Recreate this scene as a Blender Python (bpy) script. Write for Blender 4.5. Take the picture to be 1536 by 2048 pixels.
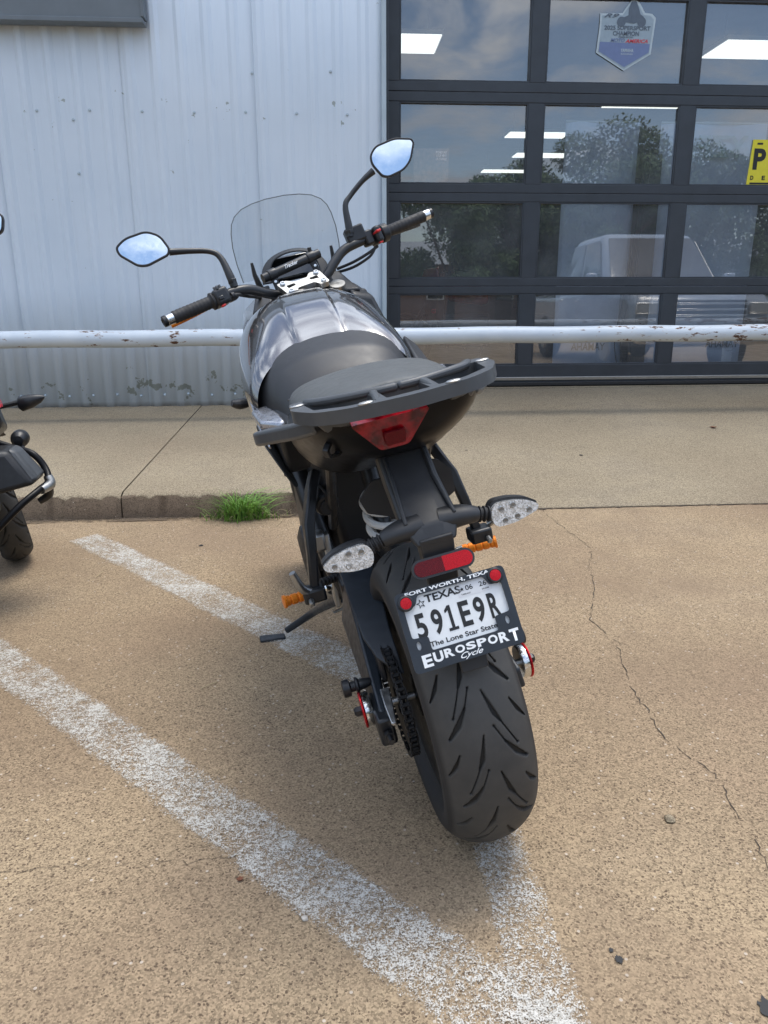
import bpy, bmesh, math, random
import numpy as np
from mathutils import Vector, Matrix
from math import sin, cos, tan, radians, pi, sqrt, atan2, hypot
random.seed(7); RNG = np.random.default_rng(7)
S = bpy.context.scene
for o in list(bpy.data.objects): bpy.data.objects.remove(o)
COL = S.collection

# ------------------------------------------------------------------ camera
CAM_H, PITCH, YAW, ROLL, FPX = 1.10, radians(15.84), radians(4.0), radians(.18), 1494.0
fw = Vector((sin(YAW)*cos(PITCH), cos(YAW)*cos(PITCH), -sin(PITCH)))
rt = Vector((cos(YAW), -sin(YAW), 0)); up = rt.cross(fw)
rt, up = rt*cos(ROLL) - up*sin(ROLL), up*cos(ROLL) + rt*sin(ROLL)
cd = bpy.data.cameras.new('camera'); cam = bpy.data.objects.new('camera', cd); COL.objects.link(cam)
cam.matrix_world = Matrix(((rt.x, up.x, -fw.x, 0), (rt.y, up.y, -fw.y, 0), (rt.z, up.z, -fw.z, CAM_H), (0, 0, 0, 1)))
cd.sensor_fit = 'VERTICAL'; cd.sensor_height = 36; cd.lens = 36*FPX/2048; cd.clip_end = 600; cd.clip_start = .02
S.camera = cam
S.render.resolution_x, S.render.resolution_y = 768, 1024

# ------------------------------------------------------------------ sky and sun
SKY_SEED = 2.2
SUN_EL, SUN_AZ = radians(77), radians(50)          # azimuth measured from +Y towards +X
w = bpy.data.worlds.new('World'); S.world = w; w.use_nodes = True
nt = w.node_tree; N = nt.nodes; L = nt.links; N.clear()
out = N.new('ShaderNodeOutputWorld'); bg = N.new('ShaderNodeBackground'); L.new(bg.outputs[0], out.inputs[0])
sky = N.new('ShaderNodeTexSky'); sky.sky_type = 'NISHITA'; sky.sun_disc = False
sky.sun_elevation = SUN_EL; sky.sun_rotation = SUN_AZ; sky.air_density = 1.0; sky.dust_density = 1.5
tc = N.new('ShaderNodeTexCoord'); sep = N.new('ShaderNodeSeparateXYZ'); L.new(tc.outputs['Generated'], sep.inputs[0])
mz = N.new('ShaderNodeMath'); mz.operation = 'MAXIMUM'; L.new(sep.outputs['Z'], mz.inputs[0]); mz.inputs[1].default_value = 0
az = N.new('ShaderNodeMath'); az.operation = 'ADD'; L.new(mz.outputs[0], az.inputs[0]); az.inputs[1].default_value = .22
dx = N.new('ShaderNodeMath'); dx.operation = 'DIVIDE'; L.new(sep.outputs['X'], dx.inputs[0]); L.new(az.outputs[0], dx.inputs[1])
dy = N.new('ShaderNodeMath'); dy.operation = 'DIVIDE'; L.new(sep.outputs['Y'], dy.inputs[0]); L.new(az.outputs[0], dy.inputs[1])
cmb = N.new('ShaderNodeCombineXYZ'); L.new(dx.outputs[0], cmb.inputs[0]); L.new(dy.outputs[0], cmb.inputs[1]); cmb.inputs[2].default_value = SKY_SEED
cn = N.new('ShaderNodeTexNoise'); cn.inputs['Scale'].default_value = 4.2; cn.inputs['Detail'].default_value = 9; cn.inputs['Roughness'].default_value = .6
cn.inputs['Distortion'].default_value = .4
L.new(cmb.outputs[0], cn.inputs['Vector'])
cr = N.new('ShaderNodeValToRGB'); L.new(cn.outputs['Fac'], cr.inputs[0])
cr.color_ramp.elements[0].position = .44; cr.color_ramp.elements[0].color = (0, 0, 0, 1)
cr.color_ramp.elements[1].position = .67; cr.color_ramp.elements[1].color = (1, 1, 1, 1)
cn2 = N.new('ShaderNodeTexNoise'); cn2.inputs['Scale'].default_value = 3.1; cn2.inputs['Detail'].default_value = 6
L.new(cmb.outputs[0], cn2.inputs['Vector'])
cc = N.new('ShaderNodeValToRGB'); L.new(cn2.outputs['Fac'], cc.inputs[0])
cc.color_ramp.elements[0].position = .3; cc.color_ramp.elements[0].color = (7.4, 8.3, 9.6, 1)
cc.color_ramp.elements[1].position = .7; cc.color_ramp.elements[1].color = (11.5, 11.9, 12.6, 1)
mx = N.new('ShaderNodeMix'); mx.data_type = 'RGBA'
gz = N.new('ShaderNodeMapRange'); gz.inputs['To Min'].default_value = .30; gz.inputs['To Max'].default_value = 1.75
pz = N.new('ShaderNodeMath'); pz.operation = 'POWER'; L.new(mz.outputs[0], pz.inputs[0]); pz.inputs[1].default_value = 1.6; L.new(pz.outputs[0], gz.inputs['Value'])
cm = N.new('ShaderNodeVectorMath'); cm.operation = 'SCALE'; L.new(cc.outputs[0], cm.inputs[0]); L.new(gz.outputs[0], cm.inputs['Scale'])
L.new(cr.outputs[0], mx.inputs[0]); L.new(sky.outputs[0], mx.inputs[6]); L.new(cm.outputs[0], mx.inputs[7])
L.new(mx.outputs[2], bg.inputs[0]); bg.inputs[1].default_value = .15
sd = bpy.data.lights.new('sun', 'SUN'); sd.energy = 1.5; sd.angle = radians(26); sd.color = (1, .95, .86)
sun = bpy.data.objects.new('sun', sd); COL.objects.link(sun)
sdir = Vector((sin(SUN_AZ)*cos(SUN_EL), cos(SUN_AZ)*cos(SUN_EL), sin(SUN_EL)))
sun.rotation_euler = sdir.to_track_quat('Z', 'Y').to_euler(); sun.location = (0, 0, 12)
S.view_settings.view_transform = 'Standard'; S.view_settings.look = 'None'; S.view_settings.gamma = 1
S.view_settings.exposure = 0.72; S.view_settings.use_curve_mapping = False

# ------------------------------------------------------------------ material helpers
MATS = {}
class NB:
    def __init__(s, m): s.t = m.node_tree; s.n = s.t.nodes; s.l = s.t.links
    def new(s, k, **kw):
        n = s.n.new(k)
        for a, b in kw.items():
            if a in n.inputs: n.inputs[a].default_value = b
            else: setattr(n, a, b)
        return n
    def link(s, a, b): s.l.new(a, b)
    def noise(s, vec, scale, detail=4, rough=.55):
        n = s.new('ShaderNodeTexNoise'); n.inputs['Scale'].default_value = scale; n.inputs['Detail'].default_value = detail; n.inputs['Roughness'].default_value = rough
        if vec is not None: s.link(vec, n.inputs['Vector'])
        return n.outputs['Fac']
    def ramp(s, fac, *st):
        r = s.new('ShaderNodeValToRGB'); s.link(fac, r.inputs[0]); e = r.color_ramp.elements
        while len(e) > len(st): e.remove(e[-1])
        while len(e) < len(st): e.new(.5)
        for k, (p, c) in zip(e, st): k.position = p; k.color = (*c, 1) if hasattr(c, '__len__') else (c, c, c, 1)
        return r.outputs[0]
    def mix(s, f, a, b, mode='MIX'):
        m = s.new('ShaderNodeMix'); m.data_type = 'RGBA'; m.blend_type = mode
        for sock, v in ((m.inputs[0], f), (m.inputs[6], a), (m.inputs[7], b)):
            if hasattr(v, 'node'): s.link(v, sock)
            elif hasattr(v, '__len__'): sock.default_value = (*v, 1)
            elif sock == m.inputs[0]: sock.default_value = v
            else: sock.default_value = (v, v, v, 1)
        return m.outputs[2]
    def math(s, op, a, b=0.0, clamp=False):
        m = s.new('ShaderNodeMath'); m.operation = op; m.use_clamp = clamp
        for i, v in enumerate((a, b)):
            if hasattr(v, 'node'): s.link(v, m.inputs[i])
            else: m.inputs[i].default_value = v
        return m.outputs[0]
    def bump(s, h, strength=.2, dist=.002):
        b = s.new('ShaderNodeBump'); b.inputs['Strength'].default_value = strength; b.inputs['Distance'].default_value = dist
        s.link(h, b.inputs['Height']); return b.outputs[0]
def newmat(name):
    m = bpy.data.materials.new(name); m.use_nodes = True; nb = NB(m)
    b = nb.n['Principled BSDF']; MATS[name] = m
    co = nb.new('ShaderNodeTexCoord').outputs['Object']
    return m, nb, b, co
def simple(name, col, rough=.5, metal=0, var=.12, scale=25, bump=0, bscale=400, coat=0, spec=.5, rvar=.1, bdist=.0006):
    m, nb, b, co = newmat(name)
    n = nb.noise(co, scale, 5)
    a = [max(0, c*(1-var)) for c in col]; d = [min(1, c*(1+var)) for c in col]
    nb.link(nb.ramp(n, (.3, a), (.7, d)), b.inputs['Base Color'])
    n2 = nb.noise(co, scale*2.3, 4)
    nb.link(nb.ramp(n2, (.3, max(.02, rough-rvar)), (.7, min(1, rough+rvar))), b.inputs['Roughness'])
    b.inputs['Metallic'].default_value = metal; b.inputs['Coat Weight'].default_value = coat; b.inputs['Coat Roughness'].default_value = .04
    b.inputs['Specular IOR Level'].default_value = spec
    if bump: nb.link(nb.bump(nb.noise(co, bscale, 2), bump, bdist), b.inputs['Normal'])
    return m
simple('black_plastic', (.022, .023, .025), .46, bump=.2, bscale=900, var=.12, rvar=.03)
simple('grey_plastic', (.062, .067, .072), .42, bump=.2, bscale=900, var=.08, rvar=.03)
simple('gloss_black', (.006, .006, .007), .32, coat=0, spec=.18, rvar=.04)
simple('satin_black', (.014, .015, .017), .36, var=.2, rvar=.08)
simple('navy_satin', (.016, .021, .028), .42, var=.2, rvar=.1)
simple('rubber', (.018, .018, .019), .62, bump=.3, bscale=700)
simple('seat_vinyl', (.075, .080, .080), .55, bump=.5, bscale=650, bdist=.0008, var=.1)
simple('chrome', (.75, .75, .74), .18, 1, var=.06, rvar=.06)
simple('alloy', (.40, .40, .39), .38, 1, var=.08, rvar=.1)
simple('chain_steel', (.012, .012, .013), .5, .3)
simple('led_bowl', (.26, .25, .23), .3, .6)
simple('dark_metal', (.05, .05, .052), .4, .8)
simple('engine_metal', (.035, .036, .038), .45, .5, bump=.3, bscale=300)
simple('orange_anodised', (.85, .24, .02), .32, .4, var=.06)
simple('red_anodised', (.55, .015, .02), .25, .8)
simple('silver_paint', (.36, .37, .40), .28, .7, coat=.6, var=.05)
simple('white_spring', (.72, .72, .7), .4, var=.06)
simple('white_print', (.78, .8, .8), .5, var=.05)
simple('black_print', (.012, .012, .012), .5)
simple('plate_white', (.72, .74, .74), .45, var=.04, scale=60)
simple('sticker_white', (.66, .67, .68), .45, var=.05)
simple('red_button', (.62, .03, .03), .4)
simple('red_gloss', (.22, .008, .008), .2, coat=.8)
simple('blue_grey_paint', (.045, .06, .07), .3, .4, coat=.8)
simple('glass_dark', (.006, .007, .008), .05, coat=1)
simple('truck_white', (.30, .35, .42), .25, coat=.8, var=.03)
simple('bark', (.09, .065, .045), .9, bump=.8, bscale=30, bdist=.02)
simple('dark_frame', (.035, .042, .052), .42, var=.12, scale=8, rvar=.06)
simple('sign_grey', (.14, .165, .185), .55, var=.06, scale=6)
simple('trim_blue', (.42, .50, .55), .45, var=.08, scale=4)
simple('interior_wall', (.11, .12, .13), .8, scale=2)
simple('interior_floor', (.06, .06, .062), .4, scale=3)
simple('interior_ceiling', (.10, .105, .11), .9, scale=2)
simple('roof_metal', (.3, .32, .33), .5)
simple('brick_far', (.24, .15, .11), .85, scale=6)
simple('yellow_print', (.68, .60, .03), .5, var=.04)
simple('blue_print', (.15, .20, .36), .5, var=.06)
simple('red_print', (.55, .04, .06), .5)
simple('decal_pale', (.30, .38, .44), .5, var=.06)
simple('decal_edge', (.45, .53, .57), .45, var=.04)
simple('decal_grey', (.10, .13, .17), .5)
simple('poster_brown', (.13, .07, .04), .6, var=.6, scale=30)
simple('leaf_brown', (.16, .06, .03), .8)
simple('tar', (.012, .012, .013), .5)
simple('crack_dirt', (.05, .038, .028), .95, var=.3, scale=40)
simple('straw', (.42, .34, .2), .8)
simple('stone_light', (.5, .46, .4), .8)

def tank_paint():
    m, nb, b, co = newmat('tank_paint')
    n = nb.noise(co, 9000, 1)
    nb.link(nb.ramp(n, (.35, (.13, .13, .134)), (.7, (.20, .20, .206))), b.inputs['Base Color'])
    b.inputs['Metallic'].default_value = .75; b.inputs['Roughness'].default_value = .14
    b.inputs['Coat Weight'].default_value = 1; b.inputs['Coat Roughness'].default_value = .025
tank_paint()
def mirror_mat():
    m, nb, b, co = newmat('mirror_glass')
    b.inputs['Base Color'].default_value = (.78, .83, .88, 1); b.inputs['Metallic'].default_value = 1; b.inputs['Roughness'].default_value = .015
    n = nb.noise(co, 60, 3); nb.link(nb.ramp(n, (.4, .01), (.75, .09)), b.inputs['Roughness'])
mirror_mat()
def red_lens(name, c1, c2, scale=900):
    m, nb, b, co = newmat(name)
    v = nb.new('ShaderNodeTexVoronoi'); v.inputs['Scale'].default_value = scale; nb.link(co, v.inputs['Vector'])
    nb.link(nb.ramp(v.outputs['Distance'], (.1, c1), (.6, c2)), b.inputs['Base Color'])
    b.inputs['Roughness'].default_value = .3; b.inputs['Specular IOR Level'].default_value = .25
    nb.link(nb.bump(v.outputs['Distance'], .5, .001), b.inputs['Normal'])
red_lens('reflector_bright', (.70, .01, .02), (.42, .004, .012)); red_lens('reflector_dark', (.2, .005, .01), (.08, .002, .006))
def clear_lens():
    m, nb, b, co = newmat('clear_lens')
    v = nb.new('ShaderNodeTexVoronoi'); v.inputs['Scale'].default_value = 420; v.inputs['Randomness'].default_value = .25; nb.link(co, v.inputs['Vector'])
    n = nb.noise(co, 90, 3, .6); sp = nb.new('ShaderNodeSeparateColor'); nb.link(v.outputs['Color'], sp.inputs[0])
    c = nb.ramp(sp.outputs[0], (.1, (.48, .47, .44)), (.5, (.74, .73, .70)), (.85, (.92, .92, .90)))
    c = nb.mix(nb.ramp(n, (.48, 0), (.68, .5)), c, (.26, .25, .22))
    nb.link(c, b.inputs['Base Color'])
    b.inputs['Metallic'].default_value = .45; b.inputs['Roughness'].default_value = .14; b.inputs['Coat Weight'].default_value = 1
    nb.link(nb.bump(v.outputs['Distance'], .7, .0015), b.inputs['Normal'])
clear_lens()
def tail_lens():
    m, nb, b, co = newmat('tail_lens')
    n = nb.noise(co, 38, 3)
    nb.link(nb.ramp(n, (.35, (.06, .001, .003)), (.6, (.30, .004, .011))), b.inputs['Base Color'])
    b.inputs['Roughness'].default_value = .12; b.inputs['Specular IOR Level'].default_value = .3; b.inputs['Coat Weight'].default_value = .25
    nb.link(nb.bump(n, .25, .006), b.inputs['Normal'])
tail_lens()
def thin_glass(name, ior, tint, haze=0.0, lo=0.0):
    m = bpy.data.materials.new(name); m.use_nodes = True; nb = NB(m); nb.n.clear(); MATS[name] = m
    o = nb.new('ShaderNodeOutputMaterial'); mixs = nb.new('ShaderNodeMixShader')
    tr = nb.new('ShaderNodeBsdfTransparent'); tr.inputs[0].default_value = (*tint, 1)
    gl = nb.new('ShaderNodeBsdfGlossy'); gl.inputs['Roughness'].default_value = .012; gl.inputs[0].default_value = (1, 1, 1, 1)
    lw = nb.new('ShaderNodeLayerWeight'); lw.inputs['Blend'].default_value = .5; f0 = ior
    sch = nb.math('ADD', nb.math('MULTIPLY', nb.math('POWER', lw.outputs['Facing'], 5.0), 1-f0), f0)
    nb.link(sch, mixs.inputs[0]); nb.link(tr.outputs[0], mixs.inputs[1]); nb.link(gl.outputs[0], mixs.inputs[2])
    if haze:
        di = nb.new('ShaderNodeBsdfDiffuse'); di.inputs[0].default_value = (.6, .65, .7, 1)
        co = nb.new('ShaderNodeTexCoord').outputs['Object']
        f = nb.ramp(nb.noise(co, 3, 5), (.3, haze*.4), (.75, haze))
        m2 = nb.new('ShaderNodeMixShader'); nb.link(f, m2.inputs[0]); nb.link(mixs.outputs[0], m2.inputs[1]); nb.link(di.outputs[0], m2.inputs[2])
        nb.link(m2.outputs[0], o.inputs[0])
    else: nb.link(mixs.outputs[0], o.inputs[0])
thin_glass('door_glass', .22, (.82, .88, .90), .13)  # pale veil mixed in to lift the panes, standing in for reflected sky glare
thin_glass('screen_clear', .05, (.88, .905, .915), .11)
def edge_mat():
    simple('screen_edge', (.16, .18, .19), .2, var=.1)
edge_mat()
def emit(name, col, s):
    m = bpy.data.materials.new(name); m.use_nodes = True; nb = NB(m); MATS[name] = m
    b = nb.n['Principled BSDF']; b.inputs['Base Color'].default_value = (.8, .8, .8, 1)
    b.inputs['Emission Color'].default_value = (*col, 1); b.inputs['Emission Strength'].default_value = s
emit('light_panel', (1, .98, .9), 1.0)

def concrete(name, cols, speck=1.0, stain=None):
    m, nb, b, co = newmat(name)
    big = nb.noise(co, .9, 5, .6); mid = nb.noise(co, 3.6, 7, .7); fine = nb.noise(co, 60, 4, .7)
    c = nb.ramp(big, (.3, cols[0]), (.52, cols[1]), (.74, cols[2]))
    c = nb.mix(nb.ramp(mid, (.40, 0), (.72, .45)), c, tuple(x*.62 for x in cols[0]))
    c = nb.mix(nb.ramp(fine, (.3, .45), (.7, 0)), c, tuple(x*.7 for x in cols[0]))
    dn = nb.new('ShaderNodeTexNoise'); dn.inputs['Scale'].default_value = 130; dn.inputs['Detail'].default_value = 2; nb.link(co, dn.inputs['Vector'])
    dsub = nb.new('ShaderNodeVectorMath'); dsub.operation = 'MULTIPLY_ADD'; nb.link(dn.outputs['Color'], dsub.inputs[0]); dsub.inputs[1].default_value = (.011, .011, .0); nb.link(co, dsub.inputs[2])
    cow = dsub.outputs[0]
    v = nb.new('ShaderNodeTexVoronoi'); v.inputs['Scale'].default_value = 300; nb.link(co, v.inputs['Vector'])
    sp = nb.new('ShaderNodeSeparateColor'); nb.link(v.outputs['Color'], sp.inputs[0])
    grain = nb.ramp(sp.outputs[0], (0, .52), (.5, 1.0), (1, 1.35))
    c = nb.mix(.9*speck, c, nb.mix(1.0, c, grain, 'MULTIPLY'))
    v2 = nb.new('ShaderNodeTexVoronoi'); v2.inputs['Scale'].default_value = 150; nb.link(cow, v2.inputs['Vector'])
    s2 = nb.new('ShaderNodeSeparateColor'); nb.link(v2.outputs['Color'], s2.inputs[0])
    dens = nb.noise(co, 2.2, 3)
    pick = nb.math('GREATER_THAN', s2.outputs[1], nb.ramp(dens, (.3, .80), (.7, .52)))
    core = nb.math('LESS_THAN', v2.outputs['Distance'], .36)
    dark = nb.math('MULTIPLY', pick, core)
    c = nb.mix(nb.math('MULTIPLY', dark, .8*speck), c, (.075, .05, .034))
    v3 = nb.new('ShaderNodeTexVoronoi'); v3.inputs['Scale'].default_value = 75; nb.link(co, v3.inputs['Vector'])
    s3 = nb.new('ShaderNodeSeparateColor'); nb.link(v3.outputs['Color'], s3.inputs[0])
    lite = nb.math('MULTIPLY', nb.math('GREATER_THAN', s3.outputs[2], .972), nb.math('LESS_THAN', v3.outputs['Distance'], .22))
    c = nb.mix(nb.math('MULTIPLY', lite, .7), c, (.55, .48, .40))
    if name == 'lot_concrete':
        v4 = nb.new('ShaderNodeTexVoronoi'); v4.inputs['Scale'].default_value = 1.3; nb.link(co, v4.inputs['Vector'])
        od = nb.math('ADD', v4.outputs['Distance'], nb.math('MULTIPLY', nb.noise(co, 16, 4), .16))
        c = nb.mix(nb.ramp(od, (.10, .42), (.25, 0)), c, (.10, .075, .055))
    if stain:
        st = nb.noise(co, 1.15, 7, .68)
        c = nb.mix(nb.ramp(st, (.46, 0), (.74, .7)), c, stain)
    nb.link(c, b.inputs['Base Color']); b.inputs['Roughness'].default_value = .88; b.inputs['Specular IOR Level'].default_value = .25
    h = nb.mix(.5, sp.outputs[1], fine); h = nb.mix(nb.math('MULTIPLY', dark, 1.0), h, 0.0)
    nb.link(nb.bump(h, .55, .0035), b.inputs['Normal'])
concrete('lot_concrete', [(.26, .185, .120), (.37, .280, .175), (.42, .330, .218)], 1.0, stain=(.20, .14, .092))
concrete('walk_concrete', [(.255, .205, .140), (.325, .270, .185), (.335, .285, .212)], .95)
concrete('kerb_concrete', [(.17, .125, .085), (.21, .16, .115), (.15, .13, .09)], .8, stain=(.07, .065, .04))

def paint_line_mat(name='road_paint', thr=.0):
    m, nb, b, co = newmat(name)
    n1 = nb.noise(co, 300, 4, .8); n2 = nb.noise(co, 8, 6, .7); n3 = nb.noise(co, 110, 3)
    attr = nb.new('ShaderNodeAttribute'); attr.attribute_name = 'edge'
    wear = nb.math('ADD', nb.math('ADD', nb.math('MULTIPLY', n1, 1.1), nb.math('MULTIPLY', n2, .42)), nb.math('MULTIPLY', n3, .40))
    wear = nb.math('ADD', wear, nb.math('MULTIPLY', attr.outputs['Fac'], -.16))
    mask = nb.ramp(wear, (.93+thr, 0), (1.02+thr, .9))
    nb.link(nb.ramp(n3, (.3, (.48, .45, .39)), (.7, (.66, .64, .585))), b.inputs['Base Color'])
    nb.link(mask, b.inputs['Alpha']); b.inputs['Roughness'].default_value = .8
    nb.link(nb.bump(n1, .6, .004), b.inputs['Normal'])
paint_line_mat(); paint_line_mat('faded_road_paint', .06)
def soil_film():
    m, nb, b, co = newmat('soil_film'); n1 = nb.noise(co, 45, 6, .75); n2 = nb.noise(co, 3.5, 4)
    attr = nb.new('ShaderNodeAttribute'); attr.attribute_name = 'edge'
    h = nb.math('ADD', nb.math('ADD', n1, nb.math('MULTIPLY', n2, .8)), nb.math('MULTIPLY', attr.outputs['Fac'], -.5))
    nb.link(nb.ramp(h, (.80, 0), (1.1, .85)), b.inputs['Alpha']); nb.link(nb.ramp(n1, (.3, (.06, .045, .03)), (.7, (.15, .11, .075))), b.inputs['Base Color']); b.inputs['Roughness'].default_value = .95
soil_film()
def wall_metal():
    m, nb, b, co = newmat('wall_metal')
    sx = nb.new('ShaderNodeSeparateXYZ'); nb.link(co, sx.inputs[0])
    big = nb.noise(co, 1.2, 4); c = nb.ramp(big, (.3, (.575, .655, .735)), (.7, (.64, .71, .78)))
    mp = nb.new('ShaderNodeMapping'); mp.inputs['Scale'].default_value = (14, 1, .7); nb.link(co, mp.inputs[0])
    streak = nb.noise(mp.outputs[0], 3, 5, .6); c = nb.mix(nb.ramp(streak, (.5, 0), (.8, .14)), c, (.38, .42, .46))
    fl = nb.noise(co, 9, 5, .62)
    zb = nb.math('SUBTRACT', 1.0, nb.math('MULTIPLY', nb.math('ABSOLUTE', nb.math('SUBTRACT', sx.outputs[2], .40)), 4.5), True)
    zt = nb.math('SUBTRACT', 1.0, nb.math('MULTIPLY', nb.math('ABSOLUTE', nb.math('SUBTRACT', sx.outputs[2], 2.5)), 6.0), True)
    thr = nb.math('ADD', fl, nb.math('ADD', nb.math('MULTIPLY', zb, .155), nb.math('MULTIPLY', zt, .06)))
    flake = nb.ramp(thr, (.715, 0), (.725, 1))
    c = nb.mix(flake, c, (.33, .37, .36))
    n5 = nb.noise(co, 30, 3); spot = nb.ramp(n5, (.80, 0), (.81, 1)); c = nb.mix(spot, c, (.1, .1, .09))
    low = nb.math('SUBTRACT', 1.0, nb.math('MULTIPLY', nb.math('SUBTRACT', sx.outputs[2], .235), 22), True)
    gr = nb.math('MULTIPLY', low, nb.noise(co, 14, 4)); c = nb.mix(nb.math('MULTIPLY', gr, 1.3, True), c, (.13, .11, .085))
    nb.link(c, b.inputs['Base Color']); b.inputs['Roughness'].default_value = .5; b.inputs['Metallic'].default_value = .0
    h = nb.mix(flake, nb.noise(co, 4, 3), 0.0); nb.link(nb.bump(h, .12, .01), b.inputs['Normal'])
wall_metal()
def rail_mat():
    m, nb, b, co = newmat('rail_paint')
    sx = nb.new('ShaderNodeSeparateXYZ'); nb.link(co, sx.inputs[0])
    c = nb.ramp(nb.noise(co, 3, 4), (.3, (.50, .56, .62)), (.7, (.60, .65, .69)))
    mp = nb.new('ShaderNodeMapping'); mp.inputs['Scale'].default_value = (.5, 1, 1.6); nb.link(co, mp.inputs[0])
    n = nb.noise(mp.outputs[0], 16, 6, .68)
    bias = nb.ramp(nb.math('MULTIPLY', nb.math('ADD', sx.outputs[0], 3.5), .125), (.0, .075), (.32, .095), (.45, .03), (.66, .05), (.8, .125), (1, .15))
    r = nb.math('ADD', n, bias); msk = nb.ramp(r, (.70, 0), (.712, 1)); halo = nb.ramp(r, (.66, 0), (.712, .5))
    c = nb.mix(halo, c, (.42, .30, .20)); c = nb.mix(msk, c, nb.ramp(nb.noise(co, 60, 3), (.3, (.055, .028, .018)), (.7, (.15, .07, .035))))
    nb.link(c, b.inputs['Base Color']); nb.link(nb.ramp(msk, (0, .42), (1, .9)), b.inputs['Roughness'])
    nb.link(nb.bump(nb.mix(msk, .6, nb.noise(co, 90, 3)), .35, .004), b.inputs['Normal'])
rail_mat()
def tyre_mat():
    m, nb, b, co = newmat('tyre_rubber')
    a = nb.new('ShaderNodeAttribute'); a.attribute_name = 'groove'
    n = nb.noise(co, 24, 5); t = nb.ramp(n, (.3, (.040, .040, .039)), (.7, (.058, .056, .052)))
    a2 = nb.new('ShaderNodeAttribute'); a2.attribute_name = 'tread'
    t = nb.mix(a2.outputs['Fac'], (.017, .017, .018), t)
    nb.link(nb.mix(a.outputs['Fac'], t, (.005, .005, .005)), b.inputs['Base Color'])
    b.inputs['Roughness'].default_value = .66
    nb.link(nb.bump(nb.noise(co, 500, 3), .25, .0008), b.inputs['Normal'])
tyre_mat()
def leafmat(name, a, b_):
    m, nb, b, co = newmat(name)
    nb.link(nb.ramp(nb.noise(co, 1.3 if 'tree' in name else 22, 3), (.3, a), (.7, b_)), b.inputs['Base Color']); b.inputs['Roughness'].default_value = .6
leafmat('tree_leaf', (.035, .07, .018), (.075, .13, .035)); leafmat('grass_blade', (.07, .19, .02), (.22, .40, .06))
def banner_mat():
    m, nb, b, co = newmat('banner_cloth')
    nb.link(nb.ramp(nb.noise(co, 2.2, 4), (.3, (.40, .46, .62)), (.7, (.58, .63, .76))), b.inputs['Base Color']); b.inputs['Roughness'].default_value = .7
    b.inputs['Emission Color'].default_value = (.5, .58, .8, 1); b.inputs['Emission Strength'].default_value = 0.0
banner_mat()

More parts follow.
